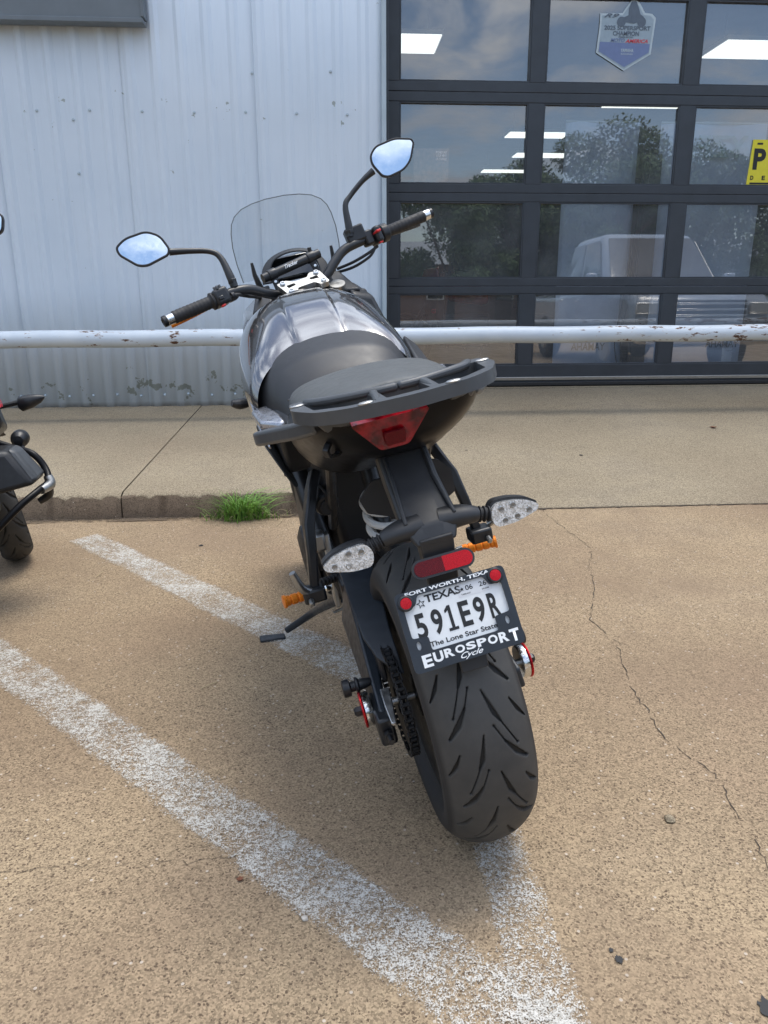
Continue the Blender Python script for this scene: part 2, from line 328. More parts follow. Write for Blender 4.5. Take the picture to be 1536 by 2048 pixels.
# ------------------------------------------------------------------ mesh helpers
def V(*a): return Vector(a)
class MB:
    def __init__(s): s.v = []; s.f = []
    def add(s, vs, fs):
        k = len(s.v); s.v += [tuple(p) for p in vs]; s.f += [tuple(i+k for i in f) for f in fs]; return s
    def box(s, c, size, R=None):
        c = Vector(c); vs = []
        for z in (-1, 1):
            for x, y in ((-1, -1), (1, -1), (1, 1), (-1, 1)):
                p = Vector((x*size[0]/2, y*size[1]/2, z*size[2]/2)); vs.append(c+(R @ p if R else p))
        return s.add(vs, [(3, 2, 1, 0), (4, 5, 6, 7), (0, 1, 5, 4), (1, 2, 6, 5), (2, 3, 7, 6), (3, 0, 4, 7)])
    def hexa(s, b, t):      # bottom 4 pts (ccw from above), top 4 pts
        return s.add(list(b)+list(t), [(3, 2, 1, 0), (4, 5, 6, 7), (0, 1, 5, 4), (1, 2, 6, 5), (2, 3, 7, 6), (3, 0, 4, 7)])
    def loft(s, rings, caps=True):
        n = len(rings[0]); vs = [p for r in rings for p in r]; fs = []
        for i in range(len(rings)-1):
            for j in range(n): fs.append((i*n+j, i*n+(j+1) % n, (i+1)*n+(j+1) % n, (i+1)*n+j))
        if caps: fs += [tuple(range(n))[::-1], tuple((len(rings)-1)*n+j for j in range(n))]
        return s.add(vs, fs)
    def tube(s, pts, rad, n=12, flat=None, smoothn=0):
        pts = [Vector(p) for p in pts]
        if not hasattr(rad, '__len__'): rad = [rad]*len(pts)
        if smoothn:
            P, Rr = [], []
            for i in range(len(pts)-1):
                p0 = pts[max(i-1, 0)]; p1 = pts[i]; p2 = pts[i+1]; p3 = pts[min(i+2, len(pts)-1)]
                for k in range(smoothn):
                    t = k/smoothn
                    P.append(.5*((2*p1)+(p2-p0)*t+(2*p0-5*p1+4*p2-p3)*t*t+(3*p1-p0-3*p2+p3)*t**3)); Rr.append(rad[i]*(1-t)+rad[i+1]*t)
            P.append(pts[-1]); Rr.append(rad[-1]); pts, rad = P, Rr
        rings = []; prev = None
        for i, p in enumerate(pts):
            d = (pts[min(i+1, len(pts)-1)]-pts[max(i-1, 0)]).normalized()
            if prev is None:
                a = Vector((0, 0, 1)) if abs(d.z) < .9 else Vector((1, 0, 0)); u = (a-d*a.dot(d)).normalized()
            else: u = (prev-d*prev.dot(d)).normalized()
            prev = u; v = d.cross(u)
            fx, fy = flat if flat else (1, 1)
            rings.append([p+(u*cos(2*pi*k/n)*fx+v*sin(2*pi*k/n)*fy)*rad[i] for k in range(n)])
        return s.loft(rings)
    def lathe(s, prof, c, axis, n=32):
        c = Vector(c); a = Vector(axis).normalized(); t = Vector((0, 0, 1)) if abs(a.z) < .9 else Vector((0, 1, 0))
        u = (t-a*t.dot(a)).normalized(); v = a.cross(u)
        rings = [[c+a*h+(u*cos(2*pi*k/n)+v*sin(2*pi*k/n))*r for k in range(n)] for r, h in prof]
        return s.loft(rings)
    def sweep(s, path, wdt, thk, upv=(0, 0, 1)):     # rectangular section along a path
        path = [Vector(p) for p in path]; upv = Vector(upv); rings = []
        for i, p in enumerate(path):
            d = (path[min(i+1, len(path)-1)]-path[max(i-1, 0)]).normalized(); sd_ = d.cross(upv).normalized(); u = sd_.cross(d)
            ww = wdt[i] if hasattr(wdt, '__len__') else wdt; tt = thk[i] if hasattr(thk, '__len__') else thk
            rings.append([p-sd_*ww/2-u*tt/2, p+sd_*ww/2-u*tt/2, p+sd_*ww/2+u*tt/2, p-sd_*ww/2+u*tt/2])
        return s.loft(rings)
    def build(s, name, mat, parent=None, smooth=35, bevel=0, bseg=2, sub=0, M=None):
        me = bpy.data.meshes.new(name); me.from_pydata(s.v, [], s.f)
        bm = bmesh.new(); bm.from_mesh(me); bmesh.ops.recalc_face_normals(bm, faces=bm.faces)
        if M is not None: bm.transform(M)
        bm.to_mesh(me); bm.free()
        return link(name, me, mat, parent, smooth, bevel, bseg, sub)
def link(name, me, mat, parent=None, smooth=35, bevel=0, bseg=2, sub=0):
    if mat: me.materials.clear(); me.materials.append(MATS[mat])
    if smooth:
        me.polygons.foreach_set('use_smooth', [True]*len(me.polygons)); me.set_sharp_from_angle(angle=radians(smooth if not sub else 180))
    o = bpy.data.objects.new(name, me); COL.objects.link(o)
    if parent: o.parent = parent
    if sub: m = o.modifiers.new('sub', 'SUBSURF'); m.levels = m.render_levels = sub
    if bevel:
        m = o.modifiers.new('bevel', 'BEVEL'); m.width = bevel; m.segments = bseg; m.limit_method = 'ANGLE'; m.angle_limit = radians(30); m.harden_normals = False
    return o
def empty(name, M=None, loc=None):
    o = bpy.data.objects.new(name, None); COL.objects.link(o); o.empty_display_size = .1
    if M is not None: o.matrix_world = M
    if loc is not None: o.location = loc
    return o
def tag(o, label, cat, group=None):
    o['label'] = label; o['category'] = cat
    if group: o['group'] = group
    return o
def structure(o): o['kind'] = 'structure'; return o
def curve_mesh(cu):
    o = bpy.data.objects.new('tmp', cu); COL.objects.link(o)
    dg = bpy.context.evaluated_depsgraph_get(); dg.update()
    me = bpy.data.meshes.new_from_object(o.evaluated_get(dg)); bpy.data.objects.remove(o); bpy.data.curves.remove(cu); return me
def text_mesh(body, w_, h_, bold=0.0, shear=0.0, ext=.0003, upper=None):
    cu = bpy.data.curves.new('t', 'FONT'); cu.body = body; cu.size = 1; cu.offset = bold; cu.shear = shear; cu.resolution_u = 4
    me = curve_mesh(cu); co = np.zeros(len(me.vertices)*3); me.vertices.foreach_get('co', co); co = co.reshape(-1, 3)
    mn, mxx = co.min(0), co.max(0); c = (mn+mxx)/2; sp = np.maximum(mxx-mn, 1e-6)
    co = co-c
    sx, sy = w_/sp[0], h_/sp[1]
    co[:, 0] *= sx; co[:, 1] *= sy; co[:, 2] = 0
    me.vertices.foreach_set('co', co.ravel()); return me
def shape2d(polys, ext):    # filled 2-D shape with holes, extruded +-ext
    cu = bpy.data.curves.new('s', 'CURVE'); cu.dimensions = '2D'; cu.fill_mode = 'BOTH'; cu.extrude = ext
    for p in polys:
        sp = cu.splines.new('POLY'); sp.points.add(len(p)-1)
        for q, (x, y) in zip(sp.points, p): q.co = (x, y, 0, 1)
        sp.use_cyclic_u = True
    return curve_mesh(cu)
def rounded(pts, r, n=5):
    res = []; k = len(pts)
    for i in range(k):
        p = Vector(pts[i]); a = Vector(pts[i-1])-p; b = Vector(pts[(i+1) % k])-p
        rr = min(r, a.length*.45, b.length*.45); a = p+a.normalized()*rr; b = p+b.normalized()*rr
        for j in range(n+1):
            t = j/n; q = a*(1-t)**2+p*2*t*(1-t)+b*t*t; res.append((q.x, q.y))
    return res
def frameM(o, ux, uy):
    ux = Vector(ux).normalized(); uy = Vector(uy); uy = (uy-ux*uy.dot(ux)).normalized(); n = ux.cross(uy); o = Vector(o)
    return Matrix(((ux.x, uy.x, n.x, o.x), (ux.y, uy.y, n.y, o.y), (ux.z, uy.z, n.z, o.z), (0, 0, 0, 1)))
def place(me, name, mat, M, parent=None, **kw):
    me.transform(M); me.name = name; return link(name, me, mat, parent, **kw)
def smoothpath(pts, n=5):
    pts = [Vector(p) for p in pts]; P = []
    for i in range(len(pts)-1):
        p0, p1, p2, p3 = pts[max(i-1, 0)], pts[i], pts[i+1], pts[min(i+2, len(pts)-1)]
        for k in range(n):
            t = k/n; P.append(.5*((2*p1)+(p2-p0)*t+(2*p0-5*p1+4*p2-p3)*t*t+(3*p1-p0-3*p2+p3)*t**3))
    P.append(pts[-1]); return P
def disc(r, n=24, cx=0, cy=0): return [(cx+r*cos(2*pi*k/n), cy+r*sin(2*pi*k/n)) for k in range(n)]

# ================================================================== SETTING
WALL_Y, DOOR_Y, KERB_Y = 6.5, 6.85, 3.86
# ground sheet: parking lot that runs on to the horizon
g = MB(); xs = [-250, -30, -6, -3, 0, 3, 6, 30, 250]; ys = [-250, -30, -8, -3, 0, 2, KERB_Y+.02, 30, 250]
g.add([(x, y, 0) for y in ys for x in xs], [(j*9+i, j*9+i+1, (j+1)*9+i+1, (j+1)*9+i) for j in range(8) for i in range(8)])
ground = structure(g.build('parking_lot', 'lot_concrete', smooth=0))

# sidewalk slabs: raised walk on the left, ramp to the door on the right
def smooth01(t): t = min(1, max(0, t)); return t*t*(3-2*t)
def walk_z(x, y):
    t = (y-KERB_Y)/(WALL_Y-KERB_Y)
    a = .13+.107*t; r = .012+.31*min(1, max(0, (y-KERB_Y)/(DOOR_Y-.12-KERB_Y)))
    k = smooth01((x-.02)/.5); return a*(1-k)+r*k
def slab(name, x0, x1, y1, mat='walk_concrete', seed=1, ragged=True):
    rr = random.Random(seed); nx = max(2, int((x1-x0)/.035)); xs_ = [x0+(x1-x0)*i/nx for i in range(nx+1)]
    ysl = [KERB_Y-.0, KERB_Y+.012, KERB_Y+.05, KERB_Y+.3, 4.6, 5.2, 5.9, y1]
    m = MB(); vs = []; nrow = len(ysl)+1
    for i, x in enumerate(xs_):
        ch = (rr.random()**3)*.022 if ragged else 0
        z0 = walk_z(x, KERB_Y)
        vs.append((x, KERB_Y-.012+rr.uniform(-.002, .002), -.02))
        for j, y in enumerate(ysl):
            z = walk_z(x, y)
            if j == 0: z -= min(z*.6, .010+ch)
            if j == 1: z -= min(z*.3, .003+ch*.5)
            vs.append((x, y+(rr.uniform(-.004, .004) if j < 2 else 0), z))
    fs = [(i*nrow+j, (i+1)*nrow+j, (i+1)*nrow+j+1, i*nrow+j+1) for i in range(nx) for j in range(nrow-1)]
    m.add(vs, fs); o = m.build(name, mat, smooth=50)
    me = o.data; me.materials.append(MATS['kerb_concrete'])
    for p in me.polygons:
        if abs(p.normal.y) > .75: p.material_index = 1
    return o
walk = structure(empty('sidewalk', loc=(0, 0, 0)))
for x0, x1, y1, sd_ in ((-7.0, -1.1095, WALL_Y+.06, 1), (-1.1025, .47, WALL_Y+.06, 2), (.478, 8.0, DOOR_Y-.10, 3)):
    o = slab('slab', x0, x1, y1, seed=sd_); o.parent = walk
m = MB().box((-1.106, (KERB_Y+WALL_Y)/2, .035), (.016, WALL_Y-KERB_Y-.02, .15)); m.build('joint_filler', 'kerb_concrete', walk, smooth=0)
m = MB().box((3.4, DOOR_Y+.02, .16), (5.9, .23, .345)); o = m.build('door_sill', 'walk_concrete', walk, bevel=.006)

def strip(name, mat, pts, z, parent=None, edge=False):   # flat ribbon from left/right point pairs, subdivided
    vs, fs, ed = [], [], []; k = 0; NW = 9
    for i in range(len(pts)-1):
        (a, b), (c, d) = pts[i], pts[i+1]; n = 14
        for s_ in range(n+(1 if i == len(pts)-2 else 0)):
            t = s_/n; l = Vector(a).lerp(Vector(c), t); r = Vector(b).lerp(Vector(d), t)
            for q in range(NW):
                p = l.lerp(r, q/(NW-1)); vs.append((p.x, p.y, z)); e = min(q, NW-1-q)/(NW-1)*2; ed.append(max(0, 1-e*3.2)**2)
            k += 1
    for i in range(k-1):
        for q in range(NW-1): fs.append((i*NW+q, i*NW+q+1, (i+1)*NW+q+1, (i+1)*NW+q))
    m = MB().add(vs, fs); o = m.build(name, mat, parent, smooth=0)
    if edge: at = o.data.attributes.new('edge', 'FLOAT', 'POINT'); at.data.foreach_set('value', ed)
    return o
def stripe(m0, c0, m1, c1, xs_): return [((x-.0, c0+m0*x), (x+.115, c1+m1*(x+.115))) for x in xs_]
lA = stripe(-1.014, 1.048, -1.0, 1.283, [-1.5, -1.1, -.7, -.3, .1, .5, 1.2])
lB = stripe(-1.15, 2.015, -1.12, 2.305, [-1.262, -.9, -.6, -.3, 0, .25])
lC = [((.266, 1.44), (.392, 1.44)), ((.268, 1.09), (.394, 1.06)), ((.262, .96), (.392, .90)), ((.26, .6), (.39, .56)), ((.25, .0), (.40, -.05))]
for nm, pts in (('lA', lA), ('lB', lB)):
    structure(strip('painted_line', 'road_paint', pts, .004, edge=True))
structure(strip('painted_line', 'faded_road_paint', lC, .0026, edge=True))
def crack(pts, wd, parent, z=.0018, seed=3):
    rr = random.Random(seed); P = []
    for i in range(len(pts)-1):
        a, b = Vector(pts[i]), Vector(pts[i+1]); n = max(2, int((b-a).length/.018))
        for k in range(n): P.append(a.lerp(b, k/n)+Vector((rr.gauss(0, .004), rr.gauss(0, .004))))
    P.append(Vector(pts[-1])); m = MB(); vs = []
    for i, p in enumerate(P):
        d = (P[min(i+1, len(P)-1)]-P[max(i-1, 0)]).normalized(); nrm = Vector((-d.y, d.x)); ww = wd*(.25+1.1*rr.random()**1.6)
        vs += [(*(p-nrm*ww/2), z), (*(p+nrm*ww/2), z)]
    gaps = {i for i in range(len(P)) if wd < .006 and (i % 17 in (4, 5) or rr.random() < .05)}
    m.add(vs, [(2*i, 2*i+1, 2*i+3, 2*i+2) for i in range(len(P)-1) if i not in gaps]); return m.build('crack', 'crack_dirt', parent, smooth=0)
crack([(1.12, 3.87), (1.174, 3.157), (1.09, 2.95), (1.019, 2.679), (.903, 2.4), (.93, 2.2), (.873, 1.995), (.844, 1.647), (.9, 1.494), (.877, 1.318), (.86, 1.23), (.844, 1.1), (.86, .9)], .0032, ground)
crack([(-1.2, 1.31), (-.682, 1.293), (-.567, 1.298), (-.288, 1.298), (-.1, 1.31)], .0013, ground, seed=5)
crack([(.47, 3.862), (1.2, 3.852), (2.4, 3.858), (4.5, 3.862)], .016, ground, z=.004, seed=8)
crack([(-3, 3.835), (-1.5, 3.838), (.3, 3.838)], .010, ground, z=.003, seed=9)
structure(strip('kerb_soil', 'soil_film', [((-4, KERB_Y-.085), (-4, KERB_Y+.0)), ((-1, KERB_Y-.08), (-1, KERB_Y+.0)), ((.35, KERB_Y-.06), (.35, KERB_Y))], .0052, edge=True))
for i, (x, y, r_) in enumerate(((.475, 1.0, .008), (.468, 1.02, .005), (.68, .895, .018), (.70, .885, .013), (1.64, 4.75, .014), (.9, 4.9, .01), (-.62, 3.36, .012))):
    zz = walk_z(x, y)+.003 if y > KERB_Y else .003
    m = MB(); n = 30; rr = random.Random(i); m.add([(x+r_*cos(2*pi*k/n)*rr.uniform(.5, 1.2), y+r_*sin(2*pi*k/n)*rr.uniform(.5, 1.2), zz) for k in range(n)], [tuple(range(n))])
    m.build('tar_spot', 'tar', ground if y < KERB_Y else walk, smooth=0)
# loose leaves, stones and straws lying about
def litter(name, x, y, size, mat, label, cat, seed, kind='leaf'):
    rr = random.Random(seed); z = (walk_z(x, y) if y > KERB_Y else 0)+.004; m = MB(); n = 10
    if kind == 'leaf':
        a = rr.uniform(0, 6); pts = [(size*(1+.45*(k % 2))*.6*cos(2*pi*k/n), size*(1+.45*(k % 2))*.5*sin(2*pi*k/n)) for k in range(n)]
        vs = [(x+p*cos(a)-q*sin(a), y+p*sin(a)+q*cos(a), z+.25*(abs(p)+abs(q))) for p, q in pts]; k = len(vs)
        vs.append((x, y, z)); vs.append((x, y, z-.002)); vs += [(p[0], p[1], p[2]-.0012) for p in vs[:k]]
        fs = [(k, i, (i+1) % k) for i in range(k)]+[(k+1, k+2+(i+1) % k, k+2+i) for i in range(k)]+[(i, k+2+i, k+2+(i+1) % k, (i+1) % k) for i in range(k)]
        m.add(vs, fs); o = m.build(name, mat, smooth=0)
    elif kind == 'straw':
        a = rr.uniform(0, 3); d = Vector((cos(a), sin(a), 0))*size; c = Vector((x, y, z))
        m.tube([c-d, c+Vector((d.y*.12, -d.x*.12, .004)), c+d], .0013, 6, smoothn=3); o = m.build(name, mat)
    else:
        m.lathe([(size*.3, -.002), (size*.95, .0), (size, size*.25), (size*.7, size*.55), (size*.2, size*.7)], (x, y, z-.003), (0, 0, 1), 8)
        m.v = [(p[0]+rr.uniform(-.2, .2)*size, p[1]+rr.uniform(-.2, .2)*size, p[2]) for p in m.v]; o = m.build(name, mat, smooth=60)
    tag(o, label, cat)
litter('fallen_leaf', 2.84, 5.35, .032, 'leaf_brown', 'curled reddish brown leaf lying on the concrete ramp before the glass door', 'leaf', 2)
litter('fallen_leaf', -.20, 1.235, .009, 'leaf_brown', 'tiny brown leaf scrap beside the left edge of the wide white line', 'leaf', 5)
litter('dry_straw', -.38, 2.02, .028, 'straw', 'pale bent straw lying between the two white lines', 'straw', 4, 'straw')
litter('dry_straw', -.28, 3.70, .06, 'straw', 'long dry straw at the kerb foot right of the grass tuft', 'straw', 9, 'straw')
litter('dry_straw', -.98, 3.0, .035, 'straw', 'short straw left of the faded upper white line', 'straw', 12, 'straw')
litter('pebble', .72, 1.345, .012, 'walk_concrete', 'flat olive pebble on the bare concrete right of the rear tyre', 'pebble', 3, 'stone')
litter('pebble', -.07, 1.13, .007, 'stone_light', 'small white pebble on the concrete left of the wide white line', 'pebble', 6, 'stone')
litter('pebble', 1.72, 2.2, .008, 'stone_light', 'small pale pebble near the right edge of the picture', 'pebble', 8, 'stone')

# grass tuft at the kerb foot
def grass():
    m = MB(); rr = random.Random(11)
    for i in range(430):
        bx_ = -.475+rr.gauss(0, .07); by_ = KERB_Y-.03-abs(rr.gauss(0, .04)); h = rr.uniform(.06, .27)*(1-.35*abs(bx_+.475)/.12)
        h = max(h, .045); a = rr.uniform(0, 2*pi); ln = rr.uniform(.3, 1.25)*h; dx_, dy_ = cos(a)*ln, sin(a)*ln*.7-.15*h
        if by_+dy_ > KERB_Y-.02 and h < .15: dy_ = -abs(dy_)
        wd = rr.uniform(.0016, .0034); px_, py_ = -sin(a)*wd, cos(a)*wd; vs = []
        for k in range(5):
            t = k/4; q = 1-t**1.5
            c = Vector((bx_+dx_*t**1.7, by_+dy_*t**1.7, h*(t-.38*t**3.2)))
            vs += [(c.x-px_*q, c.y-py_*q, c.z), (c.x+px_*q, c.y+py_*q, c.z+.0005)]
        m.add(vs, [(2*k, 2*k+1, 2*k+3, 2*k+2) for k in range(4)])
    o = m.build('grass_tuft', 'grass_blade', smooth=0); tag(o, 'bright green tuft of grass growing from the crack at the kerb', 'grass tuft')
grass()
def dry():
    m = MB(); rr = random.Random(21)
    for i in range(60):
        x = -.475+rr.gauss(0, .12); y = KERB_Y-.03-abs(rr.gauss(0, .03)); a = rr.uniform(0, 2*pi); l_ = rr.uniform(.03, .09)
        m.tube([(x, y, .006), (x+cos(a)*l_*.5, y-abs(sin(a))*l_*.4, .006+rr.uniform(.004, .05)), (x+cos(a)*l_, y-abs(sin(a))*l_*.7, .006+rr.uniform(0, .04))], [.0012, .001, .0005], 5, smoothn=3)
    o = m.build('dry_blades', 'straw', bpy.data.objects['grass_tuft']); o['kind'] = 'stuff'
dry()

# ---------------------------------------------------------------- corrugated metal wall
WALL_TOP = 5.0
wall = empty('corrugated_wall', loc=(-2, WALL_Y, 0)); tag(wall, 'pale blue corrugated metal wall with peeling paint beside the glass door', 'wall')
PITCH_R = .1975
def panel_profile(x0, x1):
    pr = []; k0 = int(math.floor((x0+.02)/PITCH_R))
    x = k0*PITCH_R
    while x < x1+.2:
        for dx_, d in ((.0, 0), (.062, 0), (.090, .019), (.122, .019), (.150, 0)): pr.append((x+dx_, d))
        x += PITCH_R
    return [(x, d) for x, d in pr if x0-.001 <= x <= x1+.001]
px = .45-3*.0; edges = [.452]
while edges[-1] > -7: edges.append(edges[-1]-PITCH_R*5)
for i in range(len(edges)-1):
    x1, x0 = edges[i], edges[i+1]; off = .0016*(i % 2)
    pr = [(x0-.02, 0)]+[p for p in panel_profile(x0, x1) if p[0] > x0-.015]; pr.append((x1, 0)) if pr[-1][0] < x1-.005 else None
    zs = [walk_z(-2, WALL_Y)-.004, 1.2, 2.5, WALL_TOP]; m = MB(); n = len(pr)
    vs = [(x, -d-off, z) for z in zs for x, d in pr]
    m.add(vs, [(j*n+k, j*n+k+1, (j+1)*n+k+1, (j+1)*n+k) for j in range(3) for k in range(n-1)])
    o = m.build('wall_panel', 'wall_metal', None, smooth=20); o.data.transform(Matrix.Translation((0, WALL_Y, 0)))
    md = o.modifiers.new('solid', 'SOLIDIFY'); md.thickness = .0012; md.offset = 0
    o.parent = wall; o.matrix_parent_inverse = wall.matrix_world.inverted() if False else Matrix.Translation((2, -WALL_Y, 0))
def wallpart(o): o.parent = wall; o.matrix_parent_inverse = Matrix.Translation((2, -WALL_Y, 0)); return o
sm = None
def screw(x, z):
    global sm
    if sm is None:
        m = MB(); m.lathe([(.0115, 0), (.0115, .002), (.0085, .003), (.0075, .0075), (.004, .0095)], (0, 0, 0), (0, -1, 0), 10); o = m.build('screw', 'trim_blue'); sm = o
    else: o = bpy.data.objects.new('screw', sm.data); COL.objects.link(o)
    o.location = (x, WALL_Y-.003, z); wallpart(o)
for k in range(16): screw(.035+.03-PITCH_R*2*k+.11, 2.50+.004*((k*7) % 3))
for k in range(18): screw(.17-PITCH_R*k, .325+.006*((k*5) % 3))
for x, z in ((-1.93, 2.44), (-1.93, 2.06), (.05, 2.80), (-.55, 2.78), (-.28, 2.07), (-.6, 1.2)): screw(x, z)
m = MB().box((.462, WALL_Y-.012, (WALL_TOP+.2)/2), (.036, .05, WALL_TOP-.2)); wallpart(m.build('corner_trim', 'trim_blue', bevel=.003))
m = MB().box((-3.3, WALL_Y+.1, WALL_TOP+.06), (7.7, .4, .14)); wallpart(m.build('roof_cap', 'trim_blue', bevel=.01))
m = MB().box((-3.3, WALL_Y+.22, 2.4), (7.5, .12, 5.0)); wallpart(m.build('wall_backing', 'interior_wall'))
# grey sign box on the wall
sg = empty('wall_sign', loc=(-2.9, WALL_Y-.09, 3.07)); tag(sg, 'flat dark grey sign panel high on the metal wall', 'sign')
m = MB().box((0, 0, .56), (3.158, .10, 1.12)); m.build('sign_panel', 'sign_grey', sg, bevel=.004)
m = MB().box((0, -.0, .006), (3.17, .118, .03)); m.build('bottom_trim', 'sign_grey', sg, bevel=.003)
m = MB().box((1.583, 0, .57), (.02, .118, 1.08)); m.build('side_trim', 'sign_grey', sg, bevel=.003)

# ---------------------------------------------------------------- bumper rail
rail = empty('bumper_rail', loc=(-.1, 5.9, .2)); tag(rail, 'long rusty pale blue steel pipe rail in front of the wall and door', 'rail')
m = MB(); n = 60
m.tube([(-4.6+9.6*i/n+.1, .0, .628+.031*(i/n)-.012+.003*sin(i*.9)) for i in range(n+1)], .0635, 28)
m.build('pipe', 'rail_paint', rail, smooth=60)
for x in (-3.5, 0.0, 4.3):
    z0 = walk_z(x-.1, 5.9)-.25; m = MB().tube([(x, .0, z0), (x, .0, .585)], .05, 20); m.build('post', 'rail_paint', rail, smooth=60)

# ---------------------------------------------------------------- glass sectional door
door = empty('glass_overhead_door', loc=(3.1, DOOR_Y, .34)); tag(door, 'dark framed glass overhead door with rows of panes', 'door')
DX, DZ = 3.1, .34
def dpart(o): return o
secs = [(.34, 1.214, .185, .064), (1.216, 1.979, .066, .069), (1.981, 2.754, .07, .075), (2.756, 3.53, .075, .07), (3.532, 4.3, .07, .10)]
stiles = [(.505, .617), (1.70, 1.832), (3.005, 3.14), (4.31, 4.445), (5.62, 5.74)]
for z0, z1, b_, t_ in secs:
    m = MB(); T = .05
    m.box((3.1225-DX, 0, z0+b_/2-DZ), (5.235, T, b_)); m.box((3.1225-DX, 0, z1-t_/2-DZ), (5.235, T, t_))
    for a, b in stiles: m.box(((a+b)/2-DX, 0, (z0+b_+z1-t_)/2-DZ), (b-a, T-.004, z1-t_-z0-b_))
    so = m.build('door_section', 'dark_frame', door, bevel=.004)
    for k in range(4):
        xa, xb = stiles[k][1], stiles[k+1][0]; zc = (z0+b_+z1-t_)/2
        g_ = MB().box(((xa+xb)/2-DX, .004, zc-DZ), (xb-xa+.01, .001, z1-t_-z0-b_+.01))
        # a pane is a single sheet so that it reflects once
        g_.v = g_.v[:]; g_ = MB().add([(xa-DX-.005, .006, z0+b_-DZ-.005), (xb-DX+.005, .006, z0+b_-DZ-.005), (xb-DX+.005, .006, z1-t_-DZ+.005), (xa-DX-.005, .006, z1-t_-DZ+.005)], [(0, 1, 2, 3)])
        g_.build('pane', 'door_glass', so, smooth=0)
        f_ = MB(); h_ = z1-t_-z0-b_; wv = xb-xa
        for sx_, sz_, w1, h1 in ((0, h_/2-.006, wv, .012), (0, -h_/2+.006, wv, .012), (wv/2-.006, 0, .012, h_-.024), (-wv/2+.006, 0, .012, h_-.024)):
            f_.box(((xa+xb)/2-DX+sx_, -.008, zc-DZ+sz_), (w1, .024, h1))
        f_.build('glazing_bead', 'dark_frame', so, bevel=.002)
m = MB().box((3.12-DX, -.02, .016), (5.24, .09, .03)); m.build('bottom_seal', 'rubber', door, bevel=.004)
m = MB().box((3.12-DX, -.03, .062), (5.23, .012, .03)); m.build('bottom_bar', 'alloy', door, bevel=.003)
fr = empty('door_surround', loc=(3.1, DOOR_Y, .2)); tag(fr, 'dark metal jambs and lintel around the glass overhead door', 'door frame')
m = MB().box((.492-3.1, -.06, 2.1), (.024, .5, 4.2)); m.build('jamb', 'dark_frame', fr, bevel=.003)
m = MB().box((5.78-3.1, -.06, 2.1), (.06, .5, 4.2)); m.build('jamb', 'dark_frame', fr, bevel=.003)
m = MB().box((3.1-3.1, -.06, 4.4), (5.34, .5, .38)); m.build('lintel', 'dark_frame', fr, bevel=.003)
rw = MB().box((7.9, WALL_Y+.1, 2.5), (4.1, .2, 5.0)); o = rw.build('side_wall', 'trim_blue'); tag(o, 'pale blue wall to the right of the glass door, outside the picture', 'wall')
for m_, k in ((MB().box((3.1, WALL_Y+.1, 4.78), (5.4, .2, .6)), 0),):
    o = m_.build('header_wall', 'trim_blue'); tag(o, 'pale blue wall strip above the glass door', 'wall')

# ---------------------------------------------------------------- showroom behind the glass
def room():
    x0, x1, y0, y1, zf, zc = -1.2, 9.5, DOOR_Y+.12, 24.0, .33, 4.6
    structure(MB().box(((x0+x1)/2, (y0+y1)/2, zf-.06), (x1-x0, y1-y0, .12)).build('showroom_floor', 'interior_floor'))
    structure(MB().box(((x0+x1)/2, (y0+y1)/2, zc+.05), (x1-x0+.4, y1-y0+.4, .1)).build('showroom_ceiling', 'interior_ceiling'))
    structure(MB().box((x0-.05, (y0+y1)/2, 2.4), (.1, y1-y0, 4.4)).build('showroom_wall_left', 'interior_wall'))
    structure(MB().box((x1+.05, (y0+y1)/2, 2.4), (.1, y1-y0, 4.4)).build('showroom_wall_right', 'interior_wall'))
    structure(MB().box(((x0+x1)/2, y1+.05, 2.4), (x1-x0+.4, .1, 4.4)).build('showroom_wall_back', 'interior_wall'))
room()
LP = [((.30, 10.25), (1.44, 10.95), 'bright ceiling light panel behind the top left door pane'), ((5.03, 10.22), (6.2, 10.92), 'bright ceiling light panel at the right edge behind the top right pane'),
      ((4.63, 13.3), (5.93, 13.62), 'thin bright ceiling light seen at the top of the middle pane'), ((3.55, 15.6), (4.72, 16.1), 'short bright ceiling light right of the middle door stile'),
      ((4.2, 17.7), (5.38, 18.2), 'bright ceiling light seen across the middle door stile'), ((3.9, 19.9), (5.09, 20.3), 'lowest and farthest ceiling light behind the second left pane')]
for (a, b), (c, d), lab in LP:
    t = empty('ceiling_light', loc=((a+c)/2, (b+d)/2, 4.2)); tag(t, lab, 'ceiling light', 'showroom ceiling lights')
    MB().box((0, 0, .03), (c-a+.04, d-b+.04, .05)).build('housing', 'white_print', t, bevel=.004); MB().box((0, 0, -.002), (c-a, d-b, .012)).build('diffuser', 'light_panel', t)
    for s_ in (-1, 1): MB().tube([(s_*(c-a)*.4, 0, .05), (s_*(c-a)*.4, 0, .4)], .006, 6).build('hanger', 'dark_metal', t)
